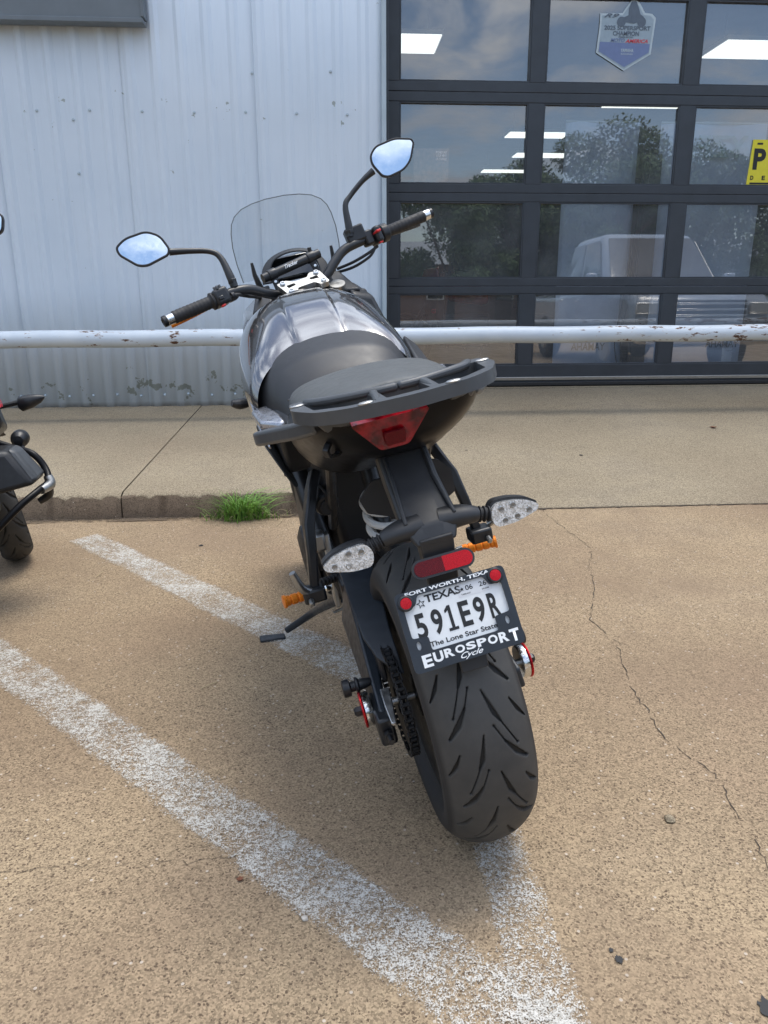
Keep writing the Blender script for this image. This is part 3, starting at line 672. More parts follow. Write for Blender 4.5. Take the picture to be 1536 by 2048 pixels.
def banner(x0, x1, z1, lab, texts):
    t = empty('display_banner', loc=((x0+x1)/2, 7.75, .33)); tag(t, lab, 'banner', 'display banners inside the glass door'); wd = x1-x0; h = z1-.33; m = MB()
    n = 12; vs = []
    for j in range(n+1):
        for i in range(n+1): vs.append((-wd/2+wd*i/n, .012*sin(i*.7+j*.25), .08+(h-.08)*j/n))
    m.add(vs, [(j*(n+1)+i, j*(n+1)+i+1, (j+1)*(n+1)+i+1, (j+1)*(n+1)+i) for j in range(n) for i in range(n)]); o = m.build('cloth', 'banner_cloth', t, smooth=60)
    md = o.modifiers.new('s', 'SOLIDIFY'); md.thickness = .002
    MB().box((0, .0, .045), (wd+.04, .14, .08)).build('base', 'alloy', t, bevel=.01); MB().tube([(-wd/2, .0, h), (wd/2, .0, h)], .012, 10).build('top_rail', 'alloy', t)
    MB().tube([(0, .05, .08), (0, .05, h)], .010, 8).build('pole', 'alloy', t)
    for body, cx, cz, w_, h_, mt in texts:
        me = text_mesh(body, w_, h_, .02); place(me, 'lettering', mt, Matrix.Translation((cx, -.018, cz)) @ frameM((0, 0, 0), (-1, 0, 0), (0, 0, 1)) @ Matrix.Scale(1, 4), t, smooth=0)
    return t
banner(2.30, 3.02, 2.74, 'pale blue banner standing behind the middle column of door panes', [('YAMAHA', 0.0, .30, .36, .075, 'decal_grey')])
banner(3.24, 4.3, 2.74, 'wide pale blue banner standing behind the right column of door panes', [('YZF', .1, 2.2, .5, .2, 'decal_pale'), ('YAMAHA', .32, .32, .36, .075, 'decal_grey')])
# pole with cables between the banners
t = empty('door_operator_post', loc=(3.13, 7.62, .33)); tag(t, 'black post with hanging cables and a box between two banners', 'post')
MB().box((0, 0, 1.05), (.16, .08, 2.1)).build('post', 'satin_black', t, bevel=.006); MB().box((-.13, 0, .62), (.14, .10, .42)).build('control_box', 'grey_plastic', t, bevel=.01)
MB().box((-.13, -.06, .40), (.2, .12, .02)).build('shelf', 'white_print', t, bevel=.003)
for k, xx in enumerate((-.10, -.16)): MB().tube([(xx+.06, -.06, 2.1), (xx+.02, -.06, 1.4), (xx-.04, -.06, .8), (xx-.1, -.07, .35), (xx-.02, -.06, .02)], .005, 6, smoothn=5).build('cable', 'black_plastic', t)
# printed sheets on the glass
GY = DOOR_Y-.004
def flat(name, polys, mat, x, z, parent, dy=0.0, ext=.0004):
    me = shape2d(polys, ext); return place(me, name, mat, frameM((x, dy, z), (1, 0, 0), (0, 0, 1)), parent, smooth=0)
dc = empty('champion_decal', loc=(2.5, GY, 3.15)); tag(dc, 'shield shaped racing champion decal on the top middle pane', 'decal')
sh = [(-.235, .20), (-.05, .205), (-.03, .235), (.02, .30), (.05, .305), (.09, .28), (.14, .21), (.20, .205), (.235, .175), (.215, -.09), (-.005, -.215), (-.25, -.085), (-.235, .1)]
sh2 = [(x*.93+.0, (z-.03)*.93+.027) for x, z in sh]
flat('backing', [sh], 'decal_edge', 0, 0, dc, .0); flat('face', [sh2], 'decal_pale', 0, 0, dc, -.0015)
flat('blue_field', [[(-.225, -.005), (.20, -.015), (.195, -.078), (-.004, -.188), (-.228, -.075)]], 'blue_print', 0, 0, dc, -.003)
for body, cx, cz, w_, h_, mt, sh_ in (('2025 SUPERSPORT', 0, .098, .39, .032, 'decal_grey', 0), ('CHAMPION', -.01, .058, .22, .034, 'decal_grey', 0), ('STRACK RACING', -.01, .031, .12, .012, 'decal_grey', 0), ('MOTO', -.075, .008-.0, .12, .028, 'blue_print', .3), ('AMERICA', .085, .004, .19, .028, 'red_print', .3), ('YAMAHA', 0.01, -.065, .11, .026, 'decal_edge', 0), ('RACING', 0.01, -.092, .10, .010, 'decal_edge', 0), ('R9', -.14, .185, .13, .03, 'decal_grey', .5)):
    me = text_mesh(body, w_, h_, .025, sh_); place(me, 'lettering', mt, frameM((cx, -.0045, cz), (1, 0, 0), (0, 0, 1)), dc, smooth=0)
rid = [[(-.05, .17), (.0, .19), (.0, .24), (.02, .29), (.06, .29), (.08, .25), (.10, .20), (.13, .18), (.11, .15), (.05, .13), (-.03, .14)]]
flat('rider_print', rid, 'decal_grey', 0, 0, dc, -.004); flat('wheel_print', [disc(.037, 20, -.055, .142)], 'decal_grey', -.0, .0, dc, -.0045); flat('wheel_print', [disc(.037, 20, .115, .142)], 'decal_grey', 0, 0, dc, -.0045)
yp = empty('yellow_poster', loc=(3.98, GY, 2.24)); tag(yp, 'yellow poster with big black letters at the right edge', 'poster')
flat('sheet', [[(-.31, -.185), (.31, -.185), (.31, .185), (-.29, .185)]], 'yellow_print', 0, 0, yp)
for body, cx, cz, w_, h_ in (('P', -.215, .03, .11, .17), ('D', -.265, -.12, .03, .035), ('E', -.16, -.12, .03, .035)):
    me = text_mesh(body, w_, h_, .04); place(me, 'lettering', 'black_print', frameM((cx, -.002, cz), (1, 0, 0), (0, 0, 1)), yp, smooth=0)
flat('bar_print', [[(-.28, -.172), (.28, -.172), (.28, -.158), (-.28, -.158)]], 'black_print', 0, 0, yp, -.002); flat('bar_print', [[(-.25, .145), (-.2, .145), (-.2, .16), (-.25, .16)]], 'black_print', 0, 0, yp, -.002)
op = empty('service_poster', loc=(.89, GY+.012, 2.2)); tag(op, 'small brown poster with white lettering inside the second left pane', 'poster')
flat('sheet', [[(-.15, -.13), (.15, -.13), (.15, .13), (-.15, .13)]], 'poster_brown', 0, 0, op)
for i, body in enumerate(('SCHEDULE', 'YOUR NEXT', 'OIL CHANGE')):
    me = text_mesh(body, .09, .018, .02); place(me, 'lettering', 'sticker_white', frameM((.085, -.003, .10-.026*i), (1, 0, 0), (0, 0, 1)), op, smooth=0)

# ================================================================== MOTORCYCLES
def bike_matrix(x0, y0, head, lean):
    a, b = radians(head), radians(lean)
    f = Vector((-sin(a), cos(a), 0)); r0 = Vector((cos(a), sin(a), 0)); u0 = Vector((0, 0, 1))
    u = u0*cos(b)-r0*sin(b); r = r0*cos(b)+u0*sin(b)
    return Matrix(((r.x, f.x, u.x, x0), (r.y, f.y, u.y, y0), (r.z, f.z, u.z, 0), (0, 0, 0, 1)))

def tyre_mesh(name, R, W_, rim_r, nu, nv, grooved, center, parent, M=None):
    hw = W_/2; ta = np.linspace(-1, 1, nv); ang = ta*radians(72)
    xs_ = hw*np.sin(ang)/sin(radians(72)); drop = (hw*.98)*(1-np.cos(ang))*.82; rad = R-drop
    side = [(hw*1.0, R-drop[-1]-.012), (hw*.985, R-drop[-1]-.026), (hw*.90, rim_r+.016), (hw*.76, rim_r+.003), (hw*.70, rim_r-.004)]
    X = np.concatenate([[-a for a, _ in side[::-1]], xs_, [a for a, _ in side]]); Rd = np.concatenate([[b for _, b in side[::-1]], rad, [b for _, b in side]])
    nt_ = len(X); th = np.linspace(0, 2*pi, nu, endpoint=False)
    TH, XX = np.meshgrid(th, X, indexing='ij'); RR = np.broadcast_to(Rd, TH.shape).copy(); G = np.zeros(TH.shape)
    k0 = len(side); tread = np.zeros(nt_); tread[k0:k0+nv] = np.clip((.90-np.abs(ta))/.12, 0, 1)
    if grooved:
        cnt = 13; P = 2*pi*R/cnt; s_ = -TH*R
        segs = []   # (s0,x0,s1,x1,halfwidth0,halfwidth1)
        for side_, off in ((1, 0.0), (-1, .5*P)):
            A = lambda s, x: (off+s, side_*x)
            def seg(p, q, w0, w1): segs.append((*A(*p), *A(*q), w0, w1))
            seg((.000, .008), (.045, .020), .0010, .0052); seg((.045, .020), (.062, .028), .0052, .0020); seg((.062, .028), (.112, .050), .0009, .0009); seg((.112, .050), (.1125, .0503), .0025, .0025)
            seg((.066, .013), (.0665, .0132), .0025, .0025); seg((.066, .013), (.098, .027), .0009, .0009); seg((.098, .027), (.128, .046), .0020, .0060); seg((.128, .046), (.150, .064), .0060, .0028)
            seg((.030, .055), (.055, .066), .0014, .0042); seg((.055, .066), (.075, .078), .0042, .0014)
        for s0, x0, s1, x1, w0, w1 in segs:
            for kk in (-1, 0, 1):
                d = np.mod(s_-s0+P/2, P)-P/2+0; d = d-kk*P if kk else d
                L2 = (s1-s0)**2+(x1-x0)**2; t = np.clip((d*(s1-s0)+(XX-x0)*(x1-x0))/L2, 0, 1)
                dist = np.hypot(d-t*(s1-s0), XX-x0-t*(x1-x0)); ww = (w0+(w1-w0)*t)*.82
                G = np.maximum(G, np.clip((ww+.0006-dist)/.0012, 0, 1))
        msk = np.zeros(nt_); msk[k0:k0+nv] = 1; G *= msk[None, :]
        RR -= .0055*G
    cy, cz = center[1], center[2]
    vs = np.stack([XX+center[0], cy-RR*np.cos(TH), cz+RR*np.sin(TH)], -1).reshape(-1, 3)
    i, j = np.meshgrid(np.arange(nu), np.arange(nt_-1), indexing='ij'); a = i*nt_+j; b = ((i+1) % nu)*nt_+j
    F = np.stack([a, b, b+1, a+1], -1).reshape(-1, 4)
    me = bpy.data.meshes.new(name); me.vertices.add(len(vs)); me.vertices.foreach_set('co', vs.ravel())
    me.loops.add(F.size); me.loops.foreach_set('vertex_index', F.ravel().astype(np.int32)); me.polygons.add(len(F))
    me.polygons.foreach_set('loop_start', np.arange(0, F.size, 4, dtype=np.int32)); me.update(calc_edges=True); me.validate()
    at = me.attributes.new('groove', 'FLOAT', 'POINT'); at.data.foreach_set('value', G.ravel().astype(np.float32))
    at = me.attributes.new('tread', 'FLOAT', 'POINT'); at.data.foreach_set('value', np.broadcast_to(tread, TH.shape).ravel().astype(np.float32))
    if M is not None: me.transform(M)
    return link(name, me, 'tyre_rubber', parent, smooth=60)
def wheel(parent, name, R, W_, center, nu, nv, grooved=True, M=None, rimmat='satin_black', disc_side=0, discr=.13):
    c = Vector(center); hw = W_*.34
    m = MB(); rr_ = .216; m.lathe([(rr_-.022, -hw), (rr_+.006, -hw*1.08), (rr_+.004, -hw*.9), (rr_-.03, -hw*.5), (rr_-.03, hw*.5), (rr_+.004, hw*.9), (rr_+.006, hw*1.08), (rr_-.022, hw), (rr_-.036, hw*.5), (rr_-.036, -hw*.5), (rr_-.022, -hw)], c, (1, 0, 0), 56)
    rim = m.build('rim' if False else name, rimmat, parent, smooth=40, M=M)
    tyre_mesh('tyre', R, W_, rr_, nu, nv, grooved, center, rim, M)
    h = MB(); h.lathe([(.02, -hw*1.15), (.045, -hw*1.1), (.045, -hw*.4), (.036, 0), (.045, hw*.4), (.045, hw*1.1), (.02, hw*1.15)], c, (1, 0, 0), 28); h.build('hub', rimmat, rim, M=M)
    for k in range(5):
        a = 2*pi*k/5+.3; d = Vector((0, cos(a), sin(a))); tng = Vector((0, -sin(a), cos(a)))
        for sg_ in (-1, 1):
            sp = MB().sweep([c+d*.035+tng*.01*sg_, c+d*.11+tng*.022*sg_, c+d*.19+tng*.034*sg_], [.02, .016, .016], [.03, .024, .03], (1, 0, 0)); sp.build('spoke', rimmat, rim, bevel=.002, M=M)
    for sd_ in ([disc_side] if disc_side in (-1, 1) else ([-1, 1] if disc_side == 2 else [])):
        dm = MB(); xx = sd_*(hw+.022); dm.lathe([(discr*.62, xx-.0025), (discr, xx-.0025), (discr, xx+.0025), (discr*.62, xx+.0025), (discr*.62, xx-.0025)], c, (1, 0, 0), 48); dm.build('brake_disc', 'alloy', rim, smooth=30, M=M)
    return rim

# ---------------------------------------------------------------- the near motorcycle
BM = bike_matrix(.297, 1.43, 7.8, 12.24)
bike = empty('motorcycle', BM); tag(bike, 'grey touring motorcycle seen from behind leaning on its side stand', 'motorcycle')
P_ = bike
def mir(pts, s=-1): return [(s*p[0], *p[1:]) for p in pts]
wheel(P_, 'rear_wheel', .315, .182, (0, 0, .315), 900, 150, True, disc_side=1, discr=.11)
# steering geometry for the front end
ST = Vector((0, .93, 1.12)); SA = Vector((0, -sin(radians(25)), cos(radians(25)))); STEER = radians(17)
MS = Matrix.Translation(ST) @ Matrix.Rotation(STEER, 4, SA) @ Matrix.Translation(-ST)
fw_ = wheel(P_, 'front_wheel', .30, .12, (0, 1.44, .30), 300, 40, False, M=MS, disc_side=2, discr=.15)
for s_ in (-1, 1):
    m = MB().tube([(s_*.105, .915, 1.14), (s_*.105, 1.20, .62)], .024, 16); m.build('fork_tube', 'alloy', P_, M=MS)
    m = MB().tube([(s_*.105, 1.17, .68), (s_*.105, 1.38, .29)], [.031, .029], 16); m.build('fork_slider', 'satin_black', P_, M=MS)
    m = MB().box((s_*.105, 1.42, .35), (.04, .06, .10)); m.build('brake_caliper', 'dark_metal', P_, bevel=.008, M=MS)
m = MB(); rg = []
for k in range(9):
    a = radians(20+k*16); rg.append([(x*.068, 1.44-cos(a)*(.325-abs(x)**2*.02), .30+sin(a)*(.325-abs(x)**2*.03)) for x in (-1, -.8, -.4, 0, .4, .8, 1)])
m.add([p for r in rg for p in r], [(i*7+j, i*7+j+1, (i+1)*7+j+1, (i+1)*7+j) for i in range(8) for j in range(6)]); o = m.build('front_mudguard', 'black_plastic', P_, M=MS, sub=1); md = o.modifiers.new('s', 'SOLIDIFY'); md.thickness = .003
m = MB().box((0, .945, 1.06), (.25, .06, .03)); m.build('lower_clamp', 'dark_metal', P_, bevel=.006, M=MS)

# swingarm, chain, axle
m = MB()
m.loft([[V(-.165, .36, .36), V(-.08, .36, .36), V(-.075, .36, .46), V(-.135, .36, .465)], [V(-.166, .2, .335), V(-.118, .2, .335), V(-.108, .2, .415), V(-.142, .2, .43)], [V(-.165, .05, .295), V(-.132, .05, .295), V(-.126, .05, .352), V(-.150, .05, .36)], [V(-.162, -.05, .285), V(-.138, -.05, .285), V(-.138, -.05, .33), V(-.155, -.05, .336)]])
sw = m.build('swingarm', 'navy_satin', P_, bevel=.006, bseg=3)
m = MB().loft([[V(.075, .36, .36), V(.16, .36, .36), V(.13, .36, .465), V(.07, .36, .46)], [V(.118, .2, .335), V(.162, .2, .335), V(.142, .2, .43), V(.11, .2, .415)], [V(.132, .05, .295), V(.162, .05, .295), V(.15, .05, .36), V(.128, .05, .352)], [V(.138, -.05, .285), V(.16, -.05, .285), V(.153, -.05, .336), V(.138, -.05, .33)]]); m.build('arm', 'navy_satin', sw, bevel=.006, bseg=3)
m = MB().box((0, .39, .41), (.29, .08, .10)); m.build('cross_member', 'satin_black', sw, bevel=.01)
m = MB().box((-.15, -.02, .30), (.034, .12, .062)); m.build('chain_adjuster', 'satin_black', sw, bevel=.006)
m = MB().loft([[V(-.140, .0, .355), V(-.120, .0, .352), V(-.120, .0, .346), V(-.140, .0, .346)], [V(-.142, -.05, .345), V(-.124, -.05, .342), V(-.124, -.05, .334), V(-.142, -.05, .334)], [V(-.14, -.09, .325), V(-.13, -.09, .325), V(-.13, -.09, .317), V(-.14, -.09, .317)]]); m.build('adjuster_plate', 'alloy', sw, bevel=.002)
m = MB().tube([(-.15, -.07, .30), (-.15, -.115, .30)], [.006, .006], 10).lathe([(.010, 0), (.010, .012), (.006, .013)], (-.15, -.082, .30), (0, -1, 0), 6); m.build('adjuster_bolt', 'dark_metal', sw)
m = MB().loft([[V(-.14, .42, .505), V(-.052, .42, .52), V(-.052, .42, .512), V(-.14, .42, .497)], [V(-.142, .22, .475), V(-.066, .22, .488), V(-.066, .22, .480), V(-.142, .22, .467)], [V(-.142, .08, .440), V(-.080, .08, .448), V(-.080, .08, .440), V(-.142, .08, .432)], [V(-.128, .02, .418), V(-.084, .0, .42), V(-.084, .0, .412), V(-.128, .02, .41)], [V(-.094, -.04, .402), V(-.086, -.045, .402), V(-.086, -.045, .396), V(-.094, -.04, .396)]]); m.build('chain_guard', 'navy_satin', P_, bevel=.003)
m = MB().tube([(-.2, 0, .315), (.2, 0, .315)], .009, 12); ax_ = m.build('axle', 'alloy', P_)
for s_ in (-1, 1):
    m = MB().lathe([(.008, .166), (.034, .166), (.036, .170), (.036, .181), (.034, .183), (.010, .183)], (0, 0, .318), (s_, 0, 0), 32); a1 = m.build('axle_slider', 'chrome', ax_)
    m = MB().lathe([(.02, .1815), (.0375, .1815), (.0385, .184), (.0375, .1868), (.02, .1875), (.006, .1875)], (0, 0, .318), (s_, 0, 0), 32); m.build('red_ring', 'red_anodised', a1)
    m = MB().lathe([(.011, .1875), (.011, .199), (.007, .203)], (0, 0, .318), (s_, 0, 0), 6); m.build('axle_nut', 'dark_metal', ax_)
m = MB().lathe([(.008, .150), (.012, .168), (.012, .176), (.018, .180), (.018, .184), (.011, .186), (.011, .195), (.019, .198), (.019, .212), (.016, .214)], (0, .045, .352), (-1, 0, 0), 24); m.build('paddock_spool', 'satin_black', sw)
m = MB().lathe([(.008, .150), (.012, .168), (.018, .176), (.011, .182), (.019, .192), (.019, .2), (.016, .202)], (0, .045, .352), (1, 0, 0), 24); m.build('paddock_spool', 'satin_black', sw)
# chain round the rear sprocket
m = MB(); cz_ = .315; Rs = .112; pts = []
for k in range(60): a = radians(75)+radians(210)*k/59; pts.append(V(-.106, Rs*cos(a), cz_+Rs*sin(a)))
e = pts[-1]
top = [V(-.106, .50-.47*k/36, .455-(.455-(cz_+Rs*sin(radians(75))))*k/36) for k in range(37)]; low = [V(-.106, e.y+(.50-e.y)*k/36, e.z+(.375-e.z)*k/36) for k in range(1, 37)]
path = top+pts+low; acc = [0]
for i in range(1, len(path)): acc.append(acc[-1]+(path[i]-path[i-1]).length)
def at_len(s):
    i = min(max(1, int(np.searchsorted(acc, s))), len(path)-1); t = (s-acc[i-1])/max(1e-6, acc[i]-acc[i-1]); return path[i-1].lerp(path[i], t), (path[i]-path[i-1]).normalized()
pc = .0155; k = 0
while k*pc < acc[-1]:
    p, d = at_len(k*pc); wd = .0088 if k % 2 else .0066; n_ = V(1, 0, 0); u_ = d.cross(n_); Rm = Matrix((n_, d, u_)).transposed()
    for s_ in (-1, 1): m.box(p+n_*wd*s_, (.0020, .018, .0115), Rm)
    m.lathe([(.0045, -.006), (.0045, .006)], p+d*pc*.5, (1, 0, 0), 8); k += 1
m.build('chain', 'chain_steel', P_, smooth=40)
m = MB(); teeth = []
for k in range(90): a = 2*pi*k/90; rr_ = .115 if k % 2 else .107; teeth.append((rr_*cos(a), rr_*sin(a)))
me = shape2d([teeth, disc(.03, 32)], .003); place(me, 'rear_sprocket', 'chain_steel', frameM((-.106, 0, .315), (0, 1, 0), (0, 0, 1)), P_)
MB().box((-.121, .12, .385), (.012, .20, .06)).build('chain_guide', 'satin_black', sw, bevel=.004)
m = MB().box((.158, .03, .39), (.03, .09, .05)); m.build('rear_caliper', 'dark_metal', P_, bevel=.01)

# shock with white spring
sh_ = MB().tube([(.0, .46, .76), (.0, .33, .44)], .022, 16).build('shock_body', 'satin_black', P_)
pp = []
for k in range(150):
    t = k/149; a = 2*pi*3.4*t; c = V(.008, .405, .645).lerp(V(.008, .365, .54), t); pp.append(c+V(cos(a)*.046, sin(a)*.046*.95, sin(a)*.014))
MB().tube(pp, .0095, 10).build('spring', 'white_spring', sh_)
MB().lathe([(.02, 0), (.046, 0), (.046, .014), (.03, .05), (.02, .052)], (.008, .362, .53), (0, -.38, -1), 24).build('spring_seat', 'satin_black', sh_)

# engine, frame, exhaust, radiator
m = MB().box((0, .80, .45), (.36, .40, .26)); en = m.build('engine', 'engine_metal', P_, bevel=.03, bseg=3)
for s_ in (-1, 1):
    MB().lathe([(.0, .0), (.105, .0), (.10, .02), (.07, .035), (0, .036)], (s_*.178, .70 if s_ < 0 else .73, .42), (s_, 0, 0), 28).build('engine_cover', 'engine_metal', en)
m = MB().box((0, .98, .64), (.30, .22, .20), Matrix.Rotation(radians(-25), 3, 'X')); m.build('cylinder_block', 'engine_metal', en, bevel=.02)
m = MB().box((0, 1.20, .66), (.30, .04, .28), Matrix.Rotation(radians(15), 3, 'X')); m.build('radiator', 'dark_metal', P_, bevel=.006)
for s_ in (-1, 1):
    m = MB().tube([(s_*.05, .93, 1.05), (s_*.15, .80, .92), (s_*.165, .60, .72), (s_*.15, .48, .50), (s_*.13, .46, .38)], .024, 12, smoothn=6); m.build('frame_spar', 'satin_black', P_)
    m = MB().tube([(s_*.13, .60, .82), (s_*.11, .30, .83), (s_*.09, .02, .90), (s_*.07, -.12, .93)], .014, 10, smoothn=5); m.build('subframe_tube', 'satin_black', P_)
    m = MB().tube([(s_*.12, .45, .58), (s_*.11, .20, .80)], .012, 10); m.build('subframe_stay', 'satin_black', P_)
m = MB().tube([(.05, 1.05, .5), (.05, 1.10, .30), (.03, .95, .22), (.02, .70, .20), (.06, .55, .21)], .03, 14, smoothn=6); m.tube([(.06, .62, .215), (.08, .32, .23)], [.06, .05], 16, flat=(1, .8)); m.build('exhaust', 'dark_metal', P_)
# dark infill between tank, engine and wheel
m = MB().hexa([V(-.10, .52, .45), V(.10, .52, .45), V(.13, .62, .45), V(-.13, .62, .45)], [V(-.11, .52, .80), V(.11, .52, .80), V(.14, .70, .86), V(-.14, .70, .86)]); m.build('airbox', 'black_plastic', P_, bevel=.02)
m = MB().hexa([V(-.195, .62, .40), V(-.15, .60, .40), V(-.15, .80, .42), V(-.20, .80, .42)], [V(-.17, .50, .66), V(-.12, .50, .66), V(-.12, .72, .70), V(-.18, .74, .70)]); m.build('side_cover', 'black_plastic', P_, bevel=.012)

# passenger foot rest brackets, rider pegs
for s_ in (-1, 1):
    zo = .010 if s_ < 0 else .042
    pth = [(s_*.135, .40, .735+zo), (s_*.155, .37, .70+zo), (s_*.185, .33, .628+zo), (s_*.196, .31, .56+zo), (s_*.212, .30, .475+zo)]
    m = MB().sweep(pth, [.022, .026, .026, .024, .022], [.03, .036, .034, .032, .026], (0, 1, .3)); br = m.build('footrest_bracket', 'satin_black', P_, bevel=.005)
    MB().box((s_*.214, .295, .47+zo), (.055, .05, .035)).build('footrest_clevis', 'satin_black', br, bevel=.006)
    MB().tube([(s_*.222, .285, .478+zo), (s_*.24, .275, .50+zo), (s_*.252, .268, .545+zo)] if s_ < 0 else [(s_*.24, .29, .49+zo), (s_*.255, .28, .50+zo)], [.012, .011, .008] if s_ < 0 else [.009, .007], 12, smoothn=4).build('folded_footrest', 'alloy', br)
    MB().lathe([(.007, 0), (.007, .016), (.004, .018)], (s_*.226, .27, .464+zo), (0, -1, -.3), 8).build('bolt', 'alloy', br)
    # rider peg
    a = V(s_*.16, .46, .415); b = V(s_*.29, .43, .415+.008)
    d = (b-a).normalized(); prof = []
    for k in range(40):
        t = .045+.085*k/39; prof.append((.0142-(.0022 if k in (6, 7, 15, 16, 24, 25, 33, 34) else 0), t))
    pk = MB().lathe([(.0, .044)]+prof+[(.0172, .131), (.0172, .137), (.013, .138), (0, .138)], a, d, 22).build('rider_peg', 'orange_anodised', P_)
    MB().lathe([(.008, .0), (.010, .01), (.012, .02), (.009, .024), (.0115, .03), (.0115, .045)], a, d, 14).build('peg_joint', 'chrome', pk)
    MB().hexa([V(s_*.150, .50, .36), V(s_*.165, .50, .36), V(s_*.165, .44, .36), V(s_*.150, .44, .36)], [V(s_*.135, .52, .56), V(s_*.155, .52, .56), V(s_*.155, .46, .56), V(s_*.135, .46, .56)]).build('heel_plate', 'alloy' if s_ < 0 else 'satin_black', P_, bevel=.004)
m = MB(); m.tube([(-.13, .44, .445), (-.19, .41, .455)], .008, 10)
for k in range(6): m.lathe([(.008, 0), (.0115, .002), (.0115, .006), (.008, .008)], (-.135-.009*k, .437-.0045*k, .4457+.0015*k), (-1, -.5, .16), 14)
m.build('shift_rubber', 'rubber', P_)
m = MB().box((-.165, .47, .545), (.035, .05, .05)); m.build('pivot_cover', 'alloy', P_, bevel=.008)
m = MB().lathe([(.0, .0), (.018, .0), (.019, .004), (.012, .006), (.026, .008), (.030, .014), (.032, .05), (.026, .07)], (-.128, .355, .66), (0, 1, .25), 26); m.build('rear_cap', 'black_plastic', P_, smooth=25)
MB().tube([(-.13, .40, .66), (-.08, .45, .72), (-.03, .50, .74)], .008, 10, smoothn=4).build('hose', 'rubber', P_)
MB().tube([(-.135, .36, .72), (-.125, .33, .70), (-.128, .345, .68)], .004, 8, smoothn=4).build('cable_clip', 'dark_metal', P_)
# side stand (foot on the ground)
BMI = BM.inverted()
foot = BMI @ V(-.215, 2.33, .004); heel = BMI @ V(-.165, 2.345, .012); knee = BMI @ V(-.075, 2.30, .105); piv = V(-.135, .58, .325)
m = MB().tube([piv, piv.lerp(knee, .55)+V(-.01, 0, -.0), knee, heel+V(0, 0, .012)], [.016, .014, .013, .011], 12, smoothn=5); ss = m.build('side_stand', 'navy_satin', P_)
R3 = BM.to_3x3().inverted(); m = MB().box(foot, (.085, .04, .012), R3 @ Matrix.Rotation(radians(10), 3, 'Z')); m.build('stand_foot', 'navy_satin', ss, bevel=.004)
pp = [piv+V(.02, -.02, -.02)+(knee-piv)*t*.5+V(cos(t*130)*.006, sin(t*130)*.006, 0) for t in np.linspace(0, 1, 160)]
MB().tube(pp, .0022, 6).build('stand_spring', 'alloy', ss)

# tail unit
def ring(y, ztop, zmid, zbot, wt, wm, wb, yb=0, ym=0):
    return [V(-wt, y, ztop), V(-wm, y+ym, zmid), V(-wb, y+yb, zbot), V(-wb*.5, y+yb, zbot-.006), V(wb*.5, y+yb, zbot-.006), V(wb, y+yb, zbot), V(wm, y+ym, zmid), V(wt, y, ztop), V(wt*.5, y, ztop+.01), V(-wt*.5, y, ztop+.01)]
m = MB().loft([ring(-.165, .955, .93, .895, .11, .095, .055, .02, .01), ring(-.135, .958, .905, .862, .16, .135, .065, .035, .02), ring(-.03, .958, .875, .826, .19, .165, .08, .06, .03), ring(.10, .95, .85, .786, .197, .182, .105, .04, .02), ring(.24, .935, .83, .765, .19, .18, .12), ring(.36, .90, .82, .77, .16, .15, .11)])
m.build('tail_fairing', 'gloss_black', P_, sub=2)
me = shape2d([rounded([(-.074, .034), (.064, .034), (.021, -.026), (-.029, -.026)], .008)], .010); place(me, 'tail_light', 'tail_lens', frameM((-.024, -.166, .916), (1, 0, 0), (0, -.36, 1)), P_, bevel=.004)
tl = bpy.data.objects['tail_light']
me = shape2d([rounded([(-.022, .010), (.016, .010), (.014, -.014), (-.020, -.014)], .004)], .003); place(me, 'light_core', 'reflector_dark', frameM((-.024, -.1805, .910), (1, 0, 0), (0, -.36, 1)), tl, bevel=.001)
for s_ in (-1, 1):
    FM = frameM((s_*.124, -.088, .893), (s_*.62, -.75, .0) if s_ > 0 else (.62, .75, 0), (0, -.25, 1))
    hx = rounded([(-.028, .006), (-.016, .017), (.022, .012), (.028, -.006), (.016, -.016), (-.020, -.010)], .004)
    if s_ < 0: me = shape2d([hx, [(x*.72, y*.68) for x, y in hx]], .005); place(me, 'tail_vent', 'satin_black', FM, P_, bevel=.002)
# pillion and rider seat
def sring(y, z, hw, h, crown=.012):
    return [V(-hw*.80, y, z-h), V(-hw*1.02, y, z-h*.55), V(-hw, y, z-.022), V(-hw*.86, y, z-.003), V(-hw*.45, y, z+crown*.7), V(0, y, z+crown), V(hw*.45, y, z+crown*.7), V(hw*.86, y, z-.003), V(hw, y, z-.022), V(hw*1.02, y, z-h*.55), V(hw*.80, y, z-h)]
m = MB().loft([sring(-.115, .968, .10, .03), sring(-.10, .974, .125, .045), sring(-.02, .978, .148, .075), sring(.08, .980, .158, .085), sring(.16, .980, .155, .09), sring(.205, .972, .148, .09, .006), sring(.225, .945, .142, .07, .0)]); m.build('pillion_seat', 'seat_vinyl', P_, sub=2, M=Matrix.Translation((-.012, 0, .008)))
pp = [V(s1*hw_*.985-.012, y_, z_) for s1, seq in ((-1, ((-.085, .118, .954), (-.02, .146, .958), (.08, .156, .960), (.16, .153, .960), (.205, .146, .955))),) for y_, hw_, z_ in seq]
pr_ = [V(-.024-p.x, p.y, p.z) for p in pp][::-1]
MB().tube(smoothpath(pp+[V(-.07, .232, .953), V(.046, .232, .953)]+pr_, 4), .0022, 6).build('seat_piping', 'black_plastic', bpy.data.objects['pillion_seat'])
m = MB().loft([sring(.215, .925, .150, .06), sring(.25, .905, .165, .07, 0), sring(.36, .893, .165, .09, 0), sring(.44, .90, .14, .09, 0), sring(.50, .93, .105, .1, .004), sring(.53, .955, .09, .1)]); m.build('rider_seat', 'seat_vinyl', P_, sub=2)

